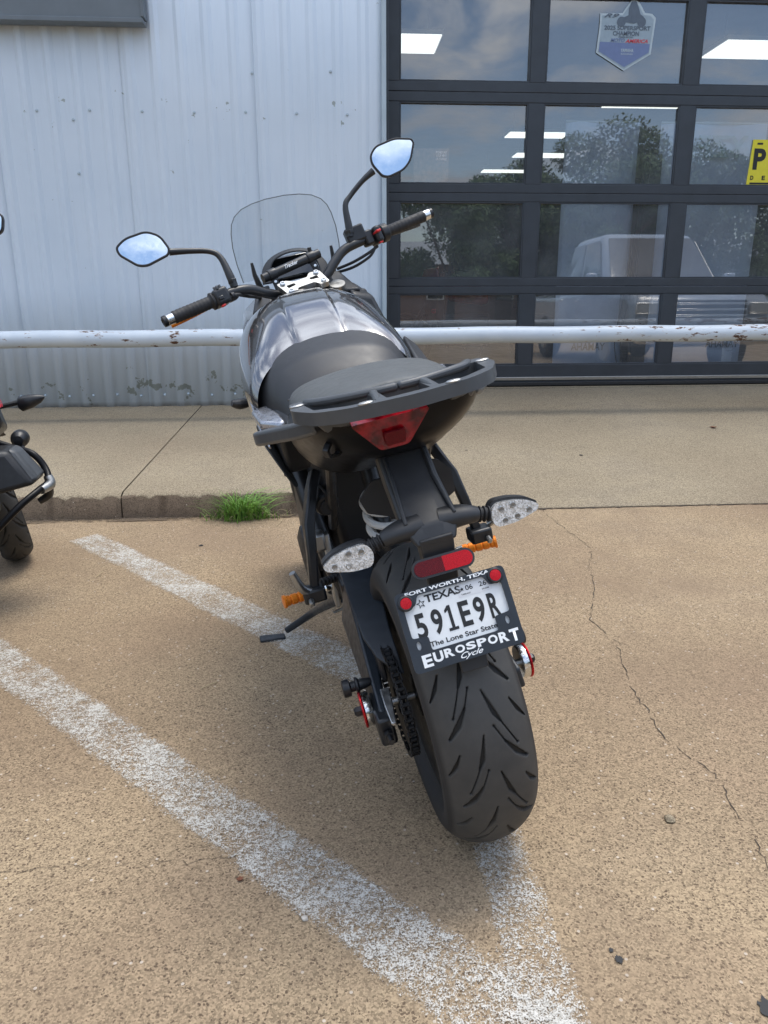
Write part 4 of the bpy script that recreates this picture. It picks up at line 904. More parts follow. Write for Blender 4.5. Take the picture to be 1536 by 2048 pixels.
# luggage rack with grab handles
zr = .972
outer = [(-.178, -.06), (-.180, -.13), (-.148, -.205), (-.10, -.238), (0, -.262), (.10, -.238), (.148, -.205), (.180, -.13), (.178, -.06), (.135, -.045), (.135, -.075)]
inL = rounded([(-.158, -.088), (-.052, -.150), (-.052, -.226), (-.100, -.214), (-.148, -.176)], .006)
inM = rounded([(-.036, -.153), (.036, -.153), (.036, -.230), (-.036, -.230)], .006)
inR = [(-x, y) for x, y in inL][::-1]
om = rounded([(-.178, -.05), (-.182, -.13), (-.150, -.205), (-.10, -.24), (0, -.258), (.10, -.24), (.150, -.205), (.182, -.13), (.178, -.05), (.140, -.055), (.128, -.10), (.06, -.135), (-.06, -.135), (-.128, -.10), (-.140, -.055)], .02)
me = shape2d([om, inL, inM, inR], .011)
rk = place(me, 'luggage_rack', 'grey_plastic', Matrix.Translation((0, 0, zr)), P_, bevel=.006, bseg=2)
for s_ in (-1, 1):
    m = MB().sweep(smoothpath([(s_*.043, -.15, .983), (s_*.046, -.19, .980), (s_*.05, -.225, .974)], 3), [.014]*7, [.012]*7); m.build('rack_strut', 'grey_plastic', rk, bevel=.004)
    m = MB().sweep(smoothpath([(s_*.150, -.07, .982), (s_*.125, -.108, .983), (s_*.045, -.146, .984), (0, -.150, .984)], 4), .016, .014); m.build('rack_bar', 'grey_plastic', rk, bevel=.005)
    for bx_, by_ in ((.168, -.10), (.072, -.238)):
        m = MB().lathe([(.013, 0), (.013, .002), (.010, .0035), (0, .0035)], (s_*bx_, by_, zr+.0112), (0, 0, 1), 20); m.v = [(p[0], by_+(p[1]-by_)*.6, p[2]) for p in m.v]; m.build('rack_bolt', 'alloy', rk)
    m = MB().sweep(smoothpath([(s_*.135, -.10, .945), (s_*.165, -.03, .930), (s_*.205, .08, .912), (s_*.236, .17, .897), (s_*.225, .24, .885), (s_*.17, .30, .875)], 4), .034, .030); m.build('grab_handle', 'grey_plastic', P_, bevel=.007, bseg=3)
    m = MB().hexa([V(s_*.08, -.16, .94), V(s_*.13, -.13, .93), V(s_*.15, -.02, .93), V(s_*.10, 0, .93)], [V(s_*.09, -.17, .962), V(s_*.15, -.14, .962), V(s_*.165, -.04, .962), V(s_*.11, -.02, .962)]); m.build('rack_mount', 'grey_plastic', rk, bevel=.006)

# number plate hanger, indicators, reflector
m = MB()
m.loft([[V(-.050, -.02, .870), V(.050, -.02, .870), V(.046, -.062, .862), V(.020, -.070, .860), V(-.020, -.070, .860), V(-.046, -.062, .862)], [V(-.048, -.06, .80), V(.048, -.06, .80), V(.048, -.115, .806), V(.020, -.118, .806), V(-.020, -.118, .806), V(-.048, -.115, .806)], [V(-.046, -.13, .735), V(.046, -.13, .735), V(.052, -.190, .752), V(.018, -.200, .752), V(-.018, -.200, .752), V(-.052, -.190, .752)], [V(-.03, -.16, .712), V(.03, -.16, .712), V(.036, -.214, .718), V(.012, -.216, .718), V(-.012, -.216, .718), V(-.036, -.214, .718)]])
hg = m.build('plate_hanger', 'black_plastic', P_, bevel=.006, bseg=3)
for s_ in (-1, 1):
    m = MB().sweep([(s_*.036, -.06, .864), (s_*.037, -.116, .81), (s_*.044, -.196, .757)], .007, .008, (0, -.6, .4)); m.build('hanger_rib', 'black_plastic', hg, bevel=.003)
    m = MB().tube([(s_*.02, -.172, .744), (s_*.06, -.180, .744), (s_*.085, -.178, .738)], [.030, .023, .017], 14, flat=(.8, 1), smoothn=3); m.build('indicator_arm', 'black_plastic', hg)
    st_ = MB().tube([(s_*.083, -.178, .738), (s_*.113, -.176, .731)], .011, 14)
    for k in range(3): st_.lathe([(.010, 0), (.0145, .002), (.0145, .004), (.010, .006)], (s_*(.088+.008*k), -.178, .7365-.0019*k), (s_, 0, -.22), 16)
    st_.build('indicator_stalk', 'rubber', hg)
    zs_ = .0 if s_ < 0 else .006
    pl = rounded([(.106, .728), (.118, .746), (.150, .745), (.180, .737), (.199, .724), (.194, .714), (.150, .702), (.112, .702)], .012, 4)
    pl = [(s_*x, z-.724+zs_) for x, z in pl]
    me = shape2d([pl], .012); ind = place(me, 'indicator', 'black_plastic', frameM((0, -.168, .724), (1, 0, 0), (0, .12, 1)), P_, bevel=.006)
    pl2 = [(s_*.15+(x-s_*.15)*.98, (z-zs_)*.97+zs_) for x, z in pl]
    me = shape2d([pl2], .0055); le = place(me, 'lens', 'clear_lens', frameM((0, -.1845, .722), (1, 0, 0), (0, .12, 1)), ind, bevel=.004, bseg=3)
    for lx, lz in ((.128, .010), (.150, .012), (.132, -.012), (.155, -.010), (.178, -.004)):
        MB().lathe([(.0050, 0), (.0050, .0008), (.0040, .0012), (.003, .0005), (0, .0005)], (s_*lx, -.1905, .722+lz+zs_), (0, -1, .12), 14).build('led', 'led_bowl', le)
m = MB().hexa([V(-.028, -.20, .64), V(.028, -.20, .64), V(.028, -.19, .64), V(-.028, -.19, .64)], [V(-.03, -.215, .73), V(.03, -.215, .73), V(.03, -.17, .73), V(-.03, -.17, .73)]); m.build('plate_bracket', 'black_plastic', hg, bevel=.003)
UYP = V(0, .058, .122).normalized()
def capsule(w_, h_, n=12): return [(w_/2-h_/2+h_/2*cos(a), h_/2*sin(a)) for a in np.linspace(-pi/2, pi/2, n)]+[(-w_/2+h_/2+h_/2*cos(a), h_/2*sin(a)) for a in np.linspace(pi/2, 3*pi/2, n)]
FR = frameM((0, -.222, .683), (1, 0, 0), UYP)
me = shape2d([capsule(.112, .034)], .004); rf = place(me, 'rear_reflector', 'black_plastic', FR, P_, bevel=.002)
cp = capsule(.104, .026)
for sgn, mt in ((1, 'reflector_bright'), (-1, 'reflector_dark')):
    half = [(x, y) for x, y in cp if x*sgn > 0]; half = ([(0, -.013)]+half+[(0, .013)]) if sgn > 0 else ([(0, .013)]+half+[(0, -.013)])
    me = shape2d([half], .001); place(me, 'reflector_half', mt, FR @ Matrix.Translation((0, 0, .0046)), rf, smooth=0)
# licence plate in its frame
PC = V(0, -.2615, .5945); PM = frameM(PC, (1, 0, 0), UYP); PW, PH = .196, .136
lp = empty('plate_root'); bpy.data.objects.remove(lp)
me = shape2d([rounded([(-.089, -.055), (.089, -.055), (.089, .060), (-.089, .060)], .008)], .0008); lp = place(me, 'licence_plate', 'plate_white', PM @ Matrix.Translation((0, 0, .0)), P_, smooth=0)
def ab(a, b): return ((a-.5)*PW, (.5-b)*PH)
outer = rounded([ab(0, 0), ab(1, 0), ab(1, 1), ab(0, 1)], .010)[::-1]
inner = rounded([ab(.055, .20), ab(.16, .20), ab(.20, .075), ab(.80, .075), ab(.84, .20), ab(.945, .20), ab(.945, .575), ab(.80, .59), ab(.80, .77), ab(.195, .77), ab(.195, .59), ab(.055, .575)], .005)
slots = [[(ab(a, .675)[0]+x*.55, ab(a, .675)[1]+y) for x, y in disc(.0072, 16)] for a in (.095, .90)]
me = shape2d([outer, inner]+slots, .002); pf = place(me, 'plate_frame', 'navy_satin', PM @ Matrix.Translation((0, 0, .0045)), lp, bevel=.0012)
def ptxt(body, a, b, w_, h_, mat, z, bold=.02, shear=0, par=lp, rot=0):
    me = text_mesh(body, w_, h_, bold, shear); x, y = ab(a, b)
    return place(me, 'lettering', mat, PM @ Matrix.Translation((x, y, z)) @ Matrix.Rotation(rot, 4, 'Z'), par, smooth=0)
zp, zf = .0013, .0072
for ch, a in zip('59E9R', (.165, .31, .565, .695, .83)): ptxt(ch, a, .455, .0185, .043, 'black_print', zp, .028)
x, y = ab(.435, .455); me = shape2d([[(x+u, y+v) for u, v in ((-.0085, -.0215), (.0085, -.0215), (.0085, -.0165), (.0028, -.0165), (.0028, .0215), (-.0022, .0215), (-.0085, .0145), (-.0085, .0095), (-.0026, .0135), (-.0026, -.0165), (-.0085, -.0165))]], .0001); place(me, 'lettering', 'black_print', PM @ Matrix.Translation((0, 0, zp)), lp, smooth=0)
ptxt('TEXAS', .42, .148, .064, .0135, 'black_print', zp, .03); ptxt('The Lone Star State', .50, .70, .120, .0085, 'black_print', zp, .02)
st = []
for k in range(10): a = pi/2+2*pi*k/10; r_ = .0085 if k % 2 == 0 else .0036; x, y = ab(.215, .19); st.append((x+r_*cos(a+.15), y+r_*sin(a+.15)))
st2 = [(ab(.215, .19)[0]+(x-ab(.215, .19)[0])*.62, ab(.215, .19)[1]+(y-ab(.215, .19)[1])*.62) for x, y in st]
me = shape2d([st, st2], .0001); place(me, 'star_print', 'black_print', PM @ Matrix.Translation((0, 0, zp)), lp, smooth=0)
x, y = ab(.70, .165); me = shape2d([rounded([(x-.029, y-.0125), (x+.031, y-.0125), (x+.031, y+.0125), (x-.029, y+.0125)], .002)], .0002); place(me, 'registration_sticker', 'sticker_white', PM @ Matrix.Translation((0, 0, .0011)), lp, smooth=0)
ptxt('06', .66, .155, .013, .0085, 'black_print', .0017, .012); ptxt('26', .785, .155, .013, .0085, 'black_print', .0017, .012)
ptxt('TARRANT', .62, .225, .017, .0026, 'black_print', .0017, .01); ptxt('591E9R', .80, .225, .013, .0026, 'black_print', .0017, .01)
st3 = [(ab(.595, .16)[0]+(x-ab(.215, .19)[0])*.45, ab(.595, .16)[1]+(y-ab(.215, .19)[1])*.45) for x, y in st]
me = shape2d([st3], .0001); place(me, 'star_print', 'black_print', PM @ Matrix.Translation((0, 0, .0017)), lp, smooth=0)
ptxt('FORT WORTH, TEXAS', .5, .0385, .158, .0072, 'white_print', zf, .03, par=pf)
for i, ch in enumerate('EUROSPORT'):
    u = (i-4)/4; a = .525+.395*u; h_ = .0125+.0085*u*u; b = .845+.03*u*u
    ptxt(ch, a, b, .0168, h_, 'white_print', zf, .04, par=pf, rot=0)
ptxt('Cycle', .515, .945, .040, .012, 'white_print', zf, .012, .55, pf)
for a, b in ((.085, .135), (.905, .105)):
    x, y = ab(a, b); c = PM @ V(x, y, .0065); nrm = (PM.to_3x3() @ V(0, 0, 1))
    bt = MB().lathe([(.0132, 0), (.0138, .002), (.0135, .004), (.011, .0052), (.0095, .0045)], c, nrm, 28).build('plate_bolt', 'satin_black', lp)
    MB().lathe([(.0098, .0044), (.0094, .0054), (.005, .0060), (0, .0061)], c, nrm, 24).build('bolt_reflector', 'reflector_bright', bt)
m = MB().hexa([V(-.018, -.285, .505), V(.030, -.285, .505), V(.030, -.278, .505), V(-.018, -.278, .505)], [V(-.02, -.268, .56), V(.032, -.268, .56), V(.032, -.258, .56), V(-.02, -.258, .56)]); m.build('plate_backing', 'black_plastic', lp, bevel=.002)
# inner mud flaps
for s_ in (-1, 1):
    zo = 0 if s_ < 0 else .004
    q = [(.057, .80), (.082, .795), (.105, .768), (.105, .722), (.062, .700), (.05, .72)] if s_ > 0 else [(.03, .79), (.056, .79), (.088, .758), (.078, .728), (.018, .702), (.012, .735)]
    me = shape2d([rounded(q, .005)], .004); me.transform(Matrix.Diagonal((s_, 1, 1, 1))); place(me, 'inner_mudguard', 'black_plastic', frameM((0, .02, zo), (1, 0, 0), (0, -.0, 1)), P_, bevel=.002)

# fuel tank: lofted shell, creased along the raised centre panel
def tank():
    st_ = [  # y, z top, overall half width, drop of belly
        (.925, 1.105, .135, .20), (.905, 1.138, .150, .23), (.86, 1.158, .178, .27), (.79, 1.160, .205, .30), (.71, 1.146, .218, .32), (.63, 1.118, .222, .32), (.56, 1.078, .216, .29), (.50, 1.035, .198, .24)]
    prof = [(0, 0, 0), (.058, -.001, 0), (.068, -.003, 0), (.54, -.055, 1), (.80, -.16, 1), (.965, -.34, 1), (1.0, -.54, 1), (.95, -.80, 1), (.82, -1.0, 1)]
    rows = []
    for y, z, hw, dr in st_:
        half = []
        for i, (x, dz, rel) in enumerate(prof):
            xx = x*hw if rel else x*(hw/.205 if hw < .205 else 1.0)
            zz = z+(dz*dr if rel else dz)
            if i == 2: zz -= .004
            half.append((xx, zz))
        row = [V(-x, y-.10*(abs(x)/.22)**2*(1 if y < .6 else .2), z_) for x, z_ in half[::-1]]+[V(x, y-.10*(abs(x)/.22)**2*(1 if y < .6 else .2), z_) for x, z_ in half[1:]]
        rows.append(row)
    n = len(rows[0]); m = MB(); m.add([p for r in rows for p in r], [(i*n+j, i*n+j+1, (i+1)*n+j+1, (i+1)*n+j) for i in range(len(rows)-1) for j in range(n-1)]+[tuple(range(n))])
    o = m.build('fuel_tank', 'tank_paint', P_, smooth=180, sub=2, M=Matrix.Translation((-.032, 0, 0)))
    me = o.data; at = me.attributes.new('crease_edge', 'FLOAT', 'EDGE'); cr_ = []
    crl = {8-1, 8+1, 8-2, 8+2}
    for e in me.edges:
        a, b = e.vertices; cr_.append(.85 if (a % n == b % n and a % n in crl) else 0)
    at.data.foreach_set('value', cr_)
    return o
tank()
# black cover between tank and seat
def cov(y, z, hw, h): return [V(-hw*.95, y-.02, z-h), V(-hw, y-.015, z-h*.5), V(-hw*.80, y-.005, z-.030), V(-hw*.45, y, z-.006), V(0, y+.004, z), V(hw*.45, y, z-.006), V(hw*.80, y-.005, z-.030), V(hw, y-.015, z-h*.5), V(hw*.95, y-.02, z-h)]
m = MB(); rows = [cov(.512, 1.046, .214, .20), cov(.495, 1.042, .208, .20), cov(.45, 1.030, .190, .19), cov(.405, 1.020, .172, .18), cov(.395, 1.010, .165, .17), cov(.36, .990, .150, .16), cov(.32, .955, .135, .12), cov(.30, .90, .13, .08)]
n = 9; m.add([p for r in rows for p in r], [(i*n+j, i*n+j+1, (i+1)*n+j+1, (i+1)*n+j) for i in range(len(rows)-1) for j in range(n-1)]); o = m.build('tank_cover', 'black_plastic', P_, sub=2, M=Matrix.Translation((-.025, 0, 0)))
md = o.modifiers.new('s', 'SOLIDIFY'); md.thickness = .006; md.offset = 0
m = MB().lathe([(0, 0), (.042, 0), (.044, .004), (.040, .010), (.015, .012), (0, .012)], (-.03, .865, 1.142), (0, .25, 1), 32); m.build('fuel_cap', 'satin_black', P_)
# side panels, silver accents, front fairing
for s_ in (-1, 1):
    m = MB().loft([[V(s_*.19, .60, 1.0), V(s_*.232, .62, .955), V(s_*.21, .62, .78), V(s_*.17, .60, .78)], [V(s_*.175, .44, .95), V(s_*.222, .42, .905), V(s_*.205, .45, .76), V(s_*.16, .45, .76)], [V(s_*.15, .28, .885), V(s_*.20, .26, .86), V(s_*.20, .33, .77), V(s_*.14, .33, .77)]]); m.build('side_panel', 'black_plastic', P_, bevel=.012, bseg=3)
    m = MB().loft([[V(s_*.205, .44, .924), V(s_*.245, .44, .918), V(s_*.248, .44, .90), V(s_*.205, .44, .90)], [V(s_*.185, .345, .912), V(s_*.232, .33, .905), V(s_*.235, .33, .885), V(s_*.185, .345, .89)], [V(s_*.178, .30, .90), V(s_*.19, .295, .896), V(s_*.19, .295, .885), V(s_*.178, .30, .888)]]); m.build('silver_accent', 'silver_paint', P_, bevel=.006)
    if s_ < 0: m = MB().sweep(smoothpath([(s_*.240, .50, .945), (s_*.238, .45, .922), (s_*.236, .36, .890), (s_*.225, .26, .855)], 4), .006, .008, (0, .3, 1)); (s_ < 0) and m.build('trim_strip', 'silver_paint', P_, bevel=.003)
    m = MB().loft([[V(s_*.225, .46, .90), V(s_*.245, .44, .88), V(s_*.225, .42, .80), V(s_*.19, .46, .80)], [V(s_*.222, .36, .86), V(s_*.238, .34, .85), V(s_*.205, .32, .765), V(s_*.19, .36, .77)], [V(s_*.20, .31, .78), V(s_*.208, .30, .772), V(s_*.192, .29, .738), V(s_*.182, .31, .742)]]); m.v = [(p[0]-(.055 if s_ > 0 else 0), p[1], p[2]) for p in m.v]; m.build('lower_side_panel', 'black_plastic', P_, bevel=.008)
    m = MB().loft([[V(s_*.13, .90, 1.12), V(s_*.20, .93, 1.10), V(s_*.235, .92, .98), V(s_*.20, .90, .82)], [V(s_*.13, 1.06, 1.17), V(s_*.19, 1.07, 1.13), V(s_*.225, 1.08, .99), V(s_*.18, 1.06, .84)], [V(s_*.06, 1.30, 1.12), V(s_*.12, 1.28, 1.10), V(s_*.14, 1.26, .98), V(s_*.09, 1.24, .88)]]); m.build('front_fairing', 'tank_paint' if s_ < 0 else 'black_plastic', P_, bevel=.015, bseg=3)
    m = MB().loft([[V(s_*.10, .94, 1.135), V(s_*.165, .93, 1.125), V(s_*.17, .95, 1.10), V(s_*.10, .95, 1.105)], [V(s_*.09, 1.05, 1.195), V(s_*.13, 1.04, 1.19), V(s_*.14, 1.06, 1.16), V(s_*.09, 1.06, 1.165)]]); m.build('inner_fairing', 'black_plastic', P_, bevel=.006)
    m = MB().tube([(s_*.235, 1.0, .868), (s_*.255, 1.0, .866), (s_*.275, .995, .868), (s_*.296, .99, .876)], [.010, .016, .017, .010], 12, flat=(1, 1.3), smoothn=3); m.build('front_indicator', 'black_plastic', P_)
    m = MB().tube([(s_*.115, 1.08, 1.18), (s_*.125, 1.06, 1.23), (s_*.125, 1.055, 1.265)], [.022, .014, .009], 8, flat=(.5, 1)); m.build('screen_bracket', 'black_plastic', P_)
m = MB().hexa([V(.165, .96, 1.07), V(.205, .96, 1.06), V(.205, 1.02, 1.06), V(.165, 1.02, 1.07)], [V(.17, .975, 1.125), V(.19, .975, 1.12), V(.19, 1.01, 1.12), V(.17, 1.01, 1.125)]); m.build('accessory_socket', 'black_plastic', P_, bevel=.006)
m = MB().hexa([V(-.09, 1.18, .88), V(.09, 1.18, .88), V(.05, 1.33, .92), V(-.05, 1.33, .92)], [V(-.12, 1.10, 1.16), V(.12, 1.10, 1.16), V(.06, 1.34, 1.10), V(-.06, 1.34, 1.10)]); m.build('headlight', 'gloss_black', P_, bevel=.02, bseg=3)
# windscreen
def screen():
    prof = [(1.215, .158, 1.13), (1.27, .164, 1.122), (1.32, .164, 1.112), (1.36, .158, 1.104), (1.385, .150, 1.098), (1.405, .136, 1.094), (1.422, .110, 1.09), (1.432, .075, 1.088), (1.438, .03, 1.087)]
    nx = 20; vs = []
    for z, hw, y in prof:
        for i in range(nx+1):
            u = -1+2*i/nx; x = hw*u; vs.append(V(x-.004, y+.02-1.4*x*x, z))
    m = MB().add(vs, [(j*(nx+1)+i, j*(nx+1)+i+1, (j+1)*(nx+1)+i+1, (j+1)*(nx+1)+i) for j in range(len(prof)-1) for i in range(nx)])
    o = m.build('windscreen', 'screen_clear', P_, smooth=60)
    k = nx+1; edge = [vs[j*k] for j in range(len(prof))]+[vs[(len(prof)-1)*k+i] for i in range(1, nx)]+[vs[j*k+nx] for j in range(len(prof)-1, -1, -1)]
    MB().tube(edge, .0015, 6).build('screen_edge', 'screen_edge', o)
screen()
# dash
MB().box((-.003, 1.072, 1.228), (.15, .022, .085), Matrix.Rotation(radians(-30), 3, 'X')).build('instrument_panel', 'glass_dark', P_, bevel=.01)
MB().sweep(smoothpath([(-.095, 1.03, 1.195), (-.086, 1.05, 1.236), (-.058, 1.06, 1.264), (-.005, 1.06, 1.276), (.05, 1.06, 1.266), (.082, 1.05, 1.23), (.088, 1.03, 1.19)], 4), .03, .006, (0, -.3, 1)).build('dash_hood', 'black_plastic', P_, bevel=.003)
# handlebar
HB = [(-.400, .778, 1.159), (-.268, .82, 1.181), (-.215, .838, 1.193), (-.165, .862, 1.192), (-.125, .888, 1.176), (-.085, .912, 1.160), (-.03, .930, 1.148), (.035, .950, 1.156), (.078, .960, 1.182), (.112, .975, 1.213), (.150, .992, 1.241), (.20, 1.006, 1.254), (.30, 1.032, 1.268), (.455, 1.062, 1.294)]
hb = MB().tube(HB, [.011, .011, .013, .0145, .0145, .0145, .0145, .0145, .0145, .0145, .0145, .0135, .011, .011], 16, smoothn=5).build('handlebar', 'satin_black', P_)
A, B = V(-.112, .915, 1.212), V(.072, .972, 1.248); cb = MB().tube([A, B], .0135, 18).build('crossbar', 'satin_black', hb)
for t in (.16, .84):
    c = A.lerp(B, t); d = (B-A).normalized(); MB().lathe([(.0160, -.012), (.0165, -.010), (.0165, .010), (.0160, .012)], c, d, 20).build('crossbar_clamp', 'satin_black', cb)
    c2 = V(-.072, .918, 1.165) if t < .5 else V(.060, .955, 1.18)
    MB().sweep([c, c.lerp(c2, .5), c2], [.022, .018, .02], [.012, .010, .012], (0, 1, .2)).build('riser_arm', 'satin_black', cb, bevel=.002)
    MB().lathe([(.004, 0), (.004, .003), (0, .0035)], c.lerp(c2, .45)+V(0, -.007, .002), (0, -1, .2), 10).build('bolt', 'chrome', cb)
me = text_mesh('Tracker', .045, .0105, .02, .45); place(me, 'lettering', 'white_print', frameM(A.lerp(B, .5)+V(0, -.0135, .0045), (B-A), (0, .3, 1)), cb, smooth=0)
MB().lathe([(.006, 0), (.006, .012), (.005, .013)], A.lerp(B, .86)+V(0, 0, .014), (0, 0, 1), 8).build('knob', 'satin_black', cb)
# top clamp (silver)
d = (V(.06, .95, 1.17)-V(-.055, .912, 1.158)).normalized(); f2 = V(0, 0, 1).cross(d).normalized()
oc = V(-.002, .888, 1.170); TM = frameM(oc, d, f2+V(0, 0, .62)) @ Matrix.Scale(1.12, 4)
me = shape2d([rounded([(-.060, -.030), (-.034, -.030), (-.025, -.012), (.025, -.012), (.034, -.030), (.060, -.030), (.064, .030), (.035, .034), (.02, .018), (-.02, .018), (-.035, .034), (-.064, .030)], .006), rounded([(-.046, -.002), (-.022, .002), (-.022, .012), (-.046, .012)], .003), rounded([(.046, -.002), (.022, .002), (.022, .012), (.046, .012)], .003)], .007)
tcl = place(me, 'top_clamp', 'alloy', TM, P_, bevel=.0025)
for u, v in ((-.048, -.020), (.048, -.020), (-.05, .022), (.05, .022)):
    MB().lathe([(.0085, 0), (.0085, .006), (.0065, .008), (.0045, .008), (.0045, .004), (0, .004)], TM @ V(u, v, .006), TM.to_3x3() @ V(0, 0, 1), 16).build('clamp_bolt', 'chrome', tcl)
MB().box(V(0, .935, 1.13), (.17, .07, .03)).build('yoke', 'satin_black', P_, bevel=.006)
# grips, bar ends, switch gear
def along(a, b, t0, t1): return a.lerp(b, t0), a.lerp(b, t1)
for s_ in (-1, 1):
    a, b = (V(-.268, .82, 1.181), V(-.400, .778, 1.159)) if s_ < 0 else (V(.30, 1.032, 1.268), V(.455, 1.062, 1.294)); d = (b-a).normalized(); Lg = (b-a).length
    prof = [(.0, -.004), (.024, -.004), (.024, .002), (.019, .005), (.0172, .008)]
    for k in range(30): prof.append((.0166+(.0009 if k % 3 else 0), .010+(Lg-.035)*k/29))
    prof += [(.0170, Lg-.022), (.0, Lg-.021)]
    gp = MB().lathe(prof, a, d, 24).build('grip', 'rubber', hb)
    MB().lathe([(0, Lg-.021), (.0155, Lg-.021), (.0155, Lg-.003), (.0145, Lg-.002), (0, Lg-.002)], a, d, 24).build('bar_end', 'chrome', gp)
    MB().lathe([(.0, Lg-.002), (.0152, Lg-.002), (.0152, Lg+.008), (.010, Lg+.010), (.008, Lg+.006), (0, Lg+.006)], a, d, 20).build('bar_end_cap', 'satin_black', gp)
    pv = a-d*.055+V(0, .03, -.006); ln = pv+d*.19+V(0, .035, -.012)
    lv = MB().tube([pv, pv+d*.05+V(0, .012, -.004), pv+d*.12+V(0, .022, -.01), ln], [.008, .006, .006, .008], 10, flat=(.8, 1.3), smoothn=4).build('lever', 'orange_anodised' if s_ < 0 else 'satin_black', hb)
aL = V(-.268, .82, 1.181); dL = (V(-.215, .838, 1.193)-aL).normalized(); RL = frameM((0, 0, 0), dL, (0, .2, 1)).to_3x3()
sl = MB().box(aL+dL*.026, (.046, .046, .054), RL).build('left_switch_housing', 'satin_black', hb, bevel=.009, bseg=3)
for dx_, dz_ in ((.016, .022), (.032, .022), (.024, .031), (.024, .014)):
    MB().box(aL+dL*dx_+V(0, -.012+.3*(dz_-.022)*4, .0285+.1*(dz_-.022)), (.0075, .009, .004), RL).build('button', 'grey_plastic', sl, bevel=.0015)
MB().box(aL+dL*.034+V(-.004, -.026, -.024), (.013, .006, .012), RL).build('red_button', 'red_button', sl, bevel=.002)
MB().box(aL+dL*.028+V(0, -.025, -.002), (.016, .012, .014), RL).build('switch', 'satin_black', sl, bevel=.003)
MB().box(aL+dL*.06+V(0, .012, -.006), (.03, .035, .03), RL).build('clutch_perch', 'satin_black', hb, bevel=.006)
MB().tube([aL+dL*.05+V(0, -.02, -.012), aL+dL*.075+V(0, -.02, -.012), aL+dL*.11+V(0, .04, -.03), aL+dL*.15+V(0, .12, -.05)], .0055, 8, smoothn=4).build('clutch_cable', 'rubber', hb)
MB().lathe([(.006, 0), (.010, .002), (.010, .010), (.006, .012)], aL+dL*.058+V(0, -.022, -.010), dL, 14).build('cable_adjuster', 'dark_metal', hb)
aR = V(.30, 1.032, 1.268); dR = (V(.20, 1.006, 1.254)-aR).normalized(); RR_ = frameM((0, 0, 0), -dR, (0, .2, 1)).to_3x3()
MB().lathe([(.018, 0), (.027, .0), (.028, .004), (.028, .020), (.024, .024), (.015, .024)], aR, dR, 24).build('throttle_housing', 'satin_black', hb)
sr = MB().box(aR+dR*.038, (.024, .05, .060), RR_).build('right_switch_housing', 'satin_black', hb, bevel=.008, bseg=3)
MB().box(aR+dR*.038+V(0, -.0262, .010), (.015, .007, .036), RR_).build('kill_switch', 'red_button', sr, bevel=.002)
MB().box(aR+dR*.030+V(0, -.0262, -.022), (.012, .006, .011), RR_).build('start_button', 'red_button', sr, bevel=.002)
MB().box(aR+dR*.068+V(0, .0, .002), (.03, .045, .036), RR_).build('brake_perch', 'satin_black', hb, bevel=.006)
MB().box(aR+dR*.105+V(0, .012, .024), (.060, .048, .042), RR_ @ Matrix.Rotation(radians(-14), 3, 'Y')).build('brake_reservoir', 'satin_black', hb, bevel=.006, bseg=3)
MB().tube([aR+dR*.05+V(0, -.01, -.03), aR+dR*.075+V(0, -.01, -.05), aR+dR*.13+V(0, .02, -.062), aR+dR*.18+V(0, .06, -.06)], .0045, 8, smoothn=5).build('throttle_cable', 'rubber', hb)
MB().tube([aR+dR*.04+V(0, -.005, -.03), aR+dR*.08+V(0, -.005, -.04), aR+dR*.13+V(0, .02, -.048), aR+dR*.18+V(0, .06, -.05)], .0045, 8, smoothn=5).build('throttle_cable', 'rubber', hb)
# mirrors
def mirror(stalk, rads, outline, c, nrm, upv, parent=P_, joints=True, mname='mirror'):
    m = MB().tube(stalk, rads, 12, smoothn=5); mo = m.build(mname, 'satin_black', parent)
    nrm = Vector(nrm).normalized(); ux = Vector(upv).cross(nrm).normalized(); M_ = frameM(c, ux, Vector(upv))
    # outline is given as bike x/z offsets
    pts = rounded(outline, .016, 5)
    rings = []
    for sc, dep in ((1.0, .000), (1.0, -.010), (.93, -.022), (.70, -.034), (.3, -.040)): rings.append([M_ @ V(x*sc, z*sc, dep) for x, z in pts])
    MB().loft(rings).build('mirror_shell', 'satin_black', mo, smooth=50)
    me = shape2d([[(x*.93, z*.91) for x, z in pts]], .0008); place(me, 'mirror_glass', 'mirror_glass', M_ @ Matrix.Translation((0, 0, .0012)), mo, smooth=0)
    rim = MB(); ring_ = [M_ @ V(x*.97, z*.96, .0015) for x, z in pts]; rim.tube(ring_+[ring_[0]], .0032, 6); rim.build('mirror_rim', 'rubber', mo)
    return mo
cL = V(-.408, .855, 1.352); oL = [(-.070, .005), (-.028, .040), (.022, .046), (.062, .012), (.066, -.022), (.014, -.044), (-.020, -.044)]
oL = [(-.072, .012), (-.045, .033), (.015, .046), (.05, .030), (.068, -.008), (.062, -.024), (.0, -.046), (-.025, -.043), (-.068, -.008)]
mirror([(-.198, .845, 1.205), (-.202, .852, 1.235), (-.214, .875, 1.290), (-.238, .882, 1.312), (-.29, .876, 1.324), (-.345, .866, 1.332)], [.011, .0115, .0085, .0075, .008, .010], oL, cL, (.10, -1, .16), (.06, .16, 1))
cR = V(.369, 1.03, 1.47); oR = [(-.072, .020), (-.050, .043), (.015, .053), (.066, .040), (.070, .028), (.048, -.020), (.020, -.042), (-.030, -.052), (-.050, -.045), (-.072, -.005)]
mirror([(.180, 1.0, 1.275), (.184, 1.005, 1.305), (.190, 1.02, 1.366), (.215, 1.03, 1.392), (.26, 1.032, 1.425), (.298, 1.034, 1.445)], [.011, .0115, .0085, .0075, .008, .011], oR, cR, (-.05, -1, .13), (-.02, .13, 1))
for c in ((-.2, .848, 1.215), (.182, 1.002, 1.282)): MB().lathe([(.012, 0), (.0135, .002), (.0135, .012), (.011, .014)], c, (0, .1, 1), 6).build('mirror_nut', 'satin_black', P_)

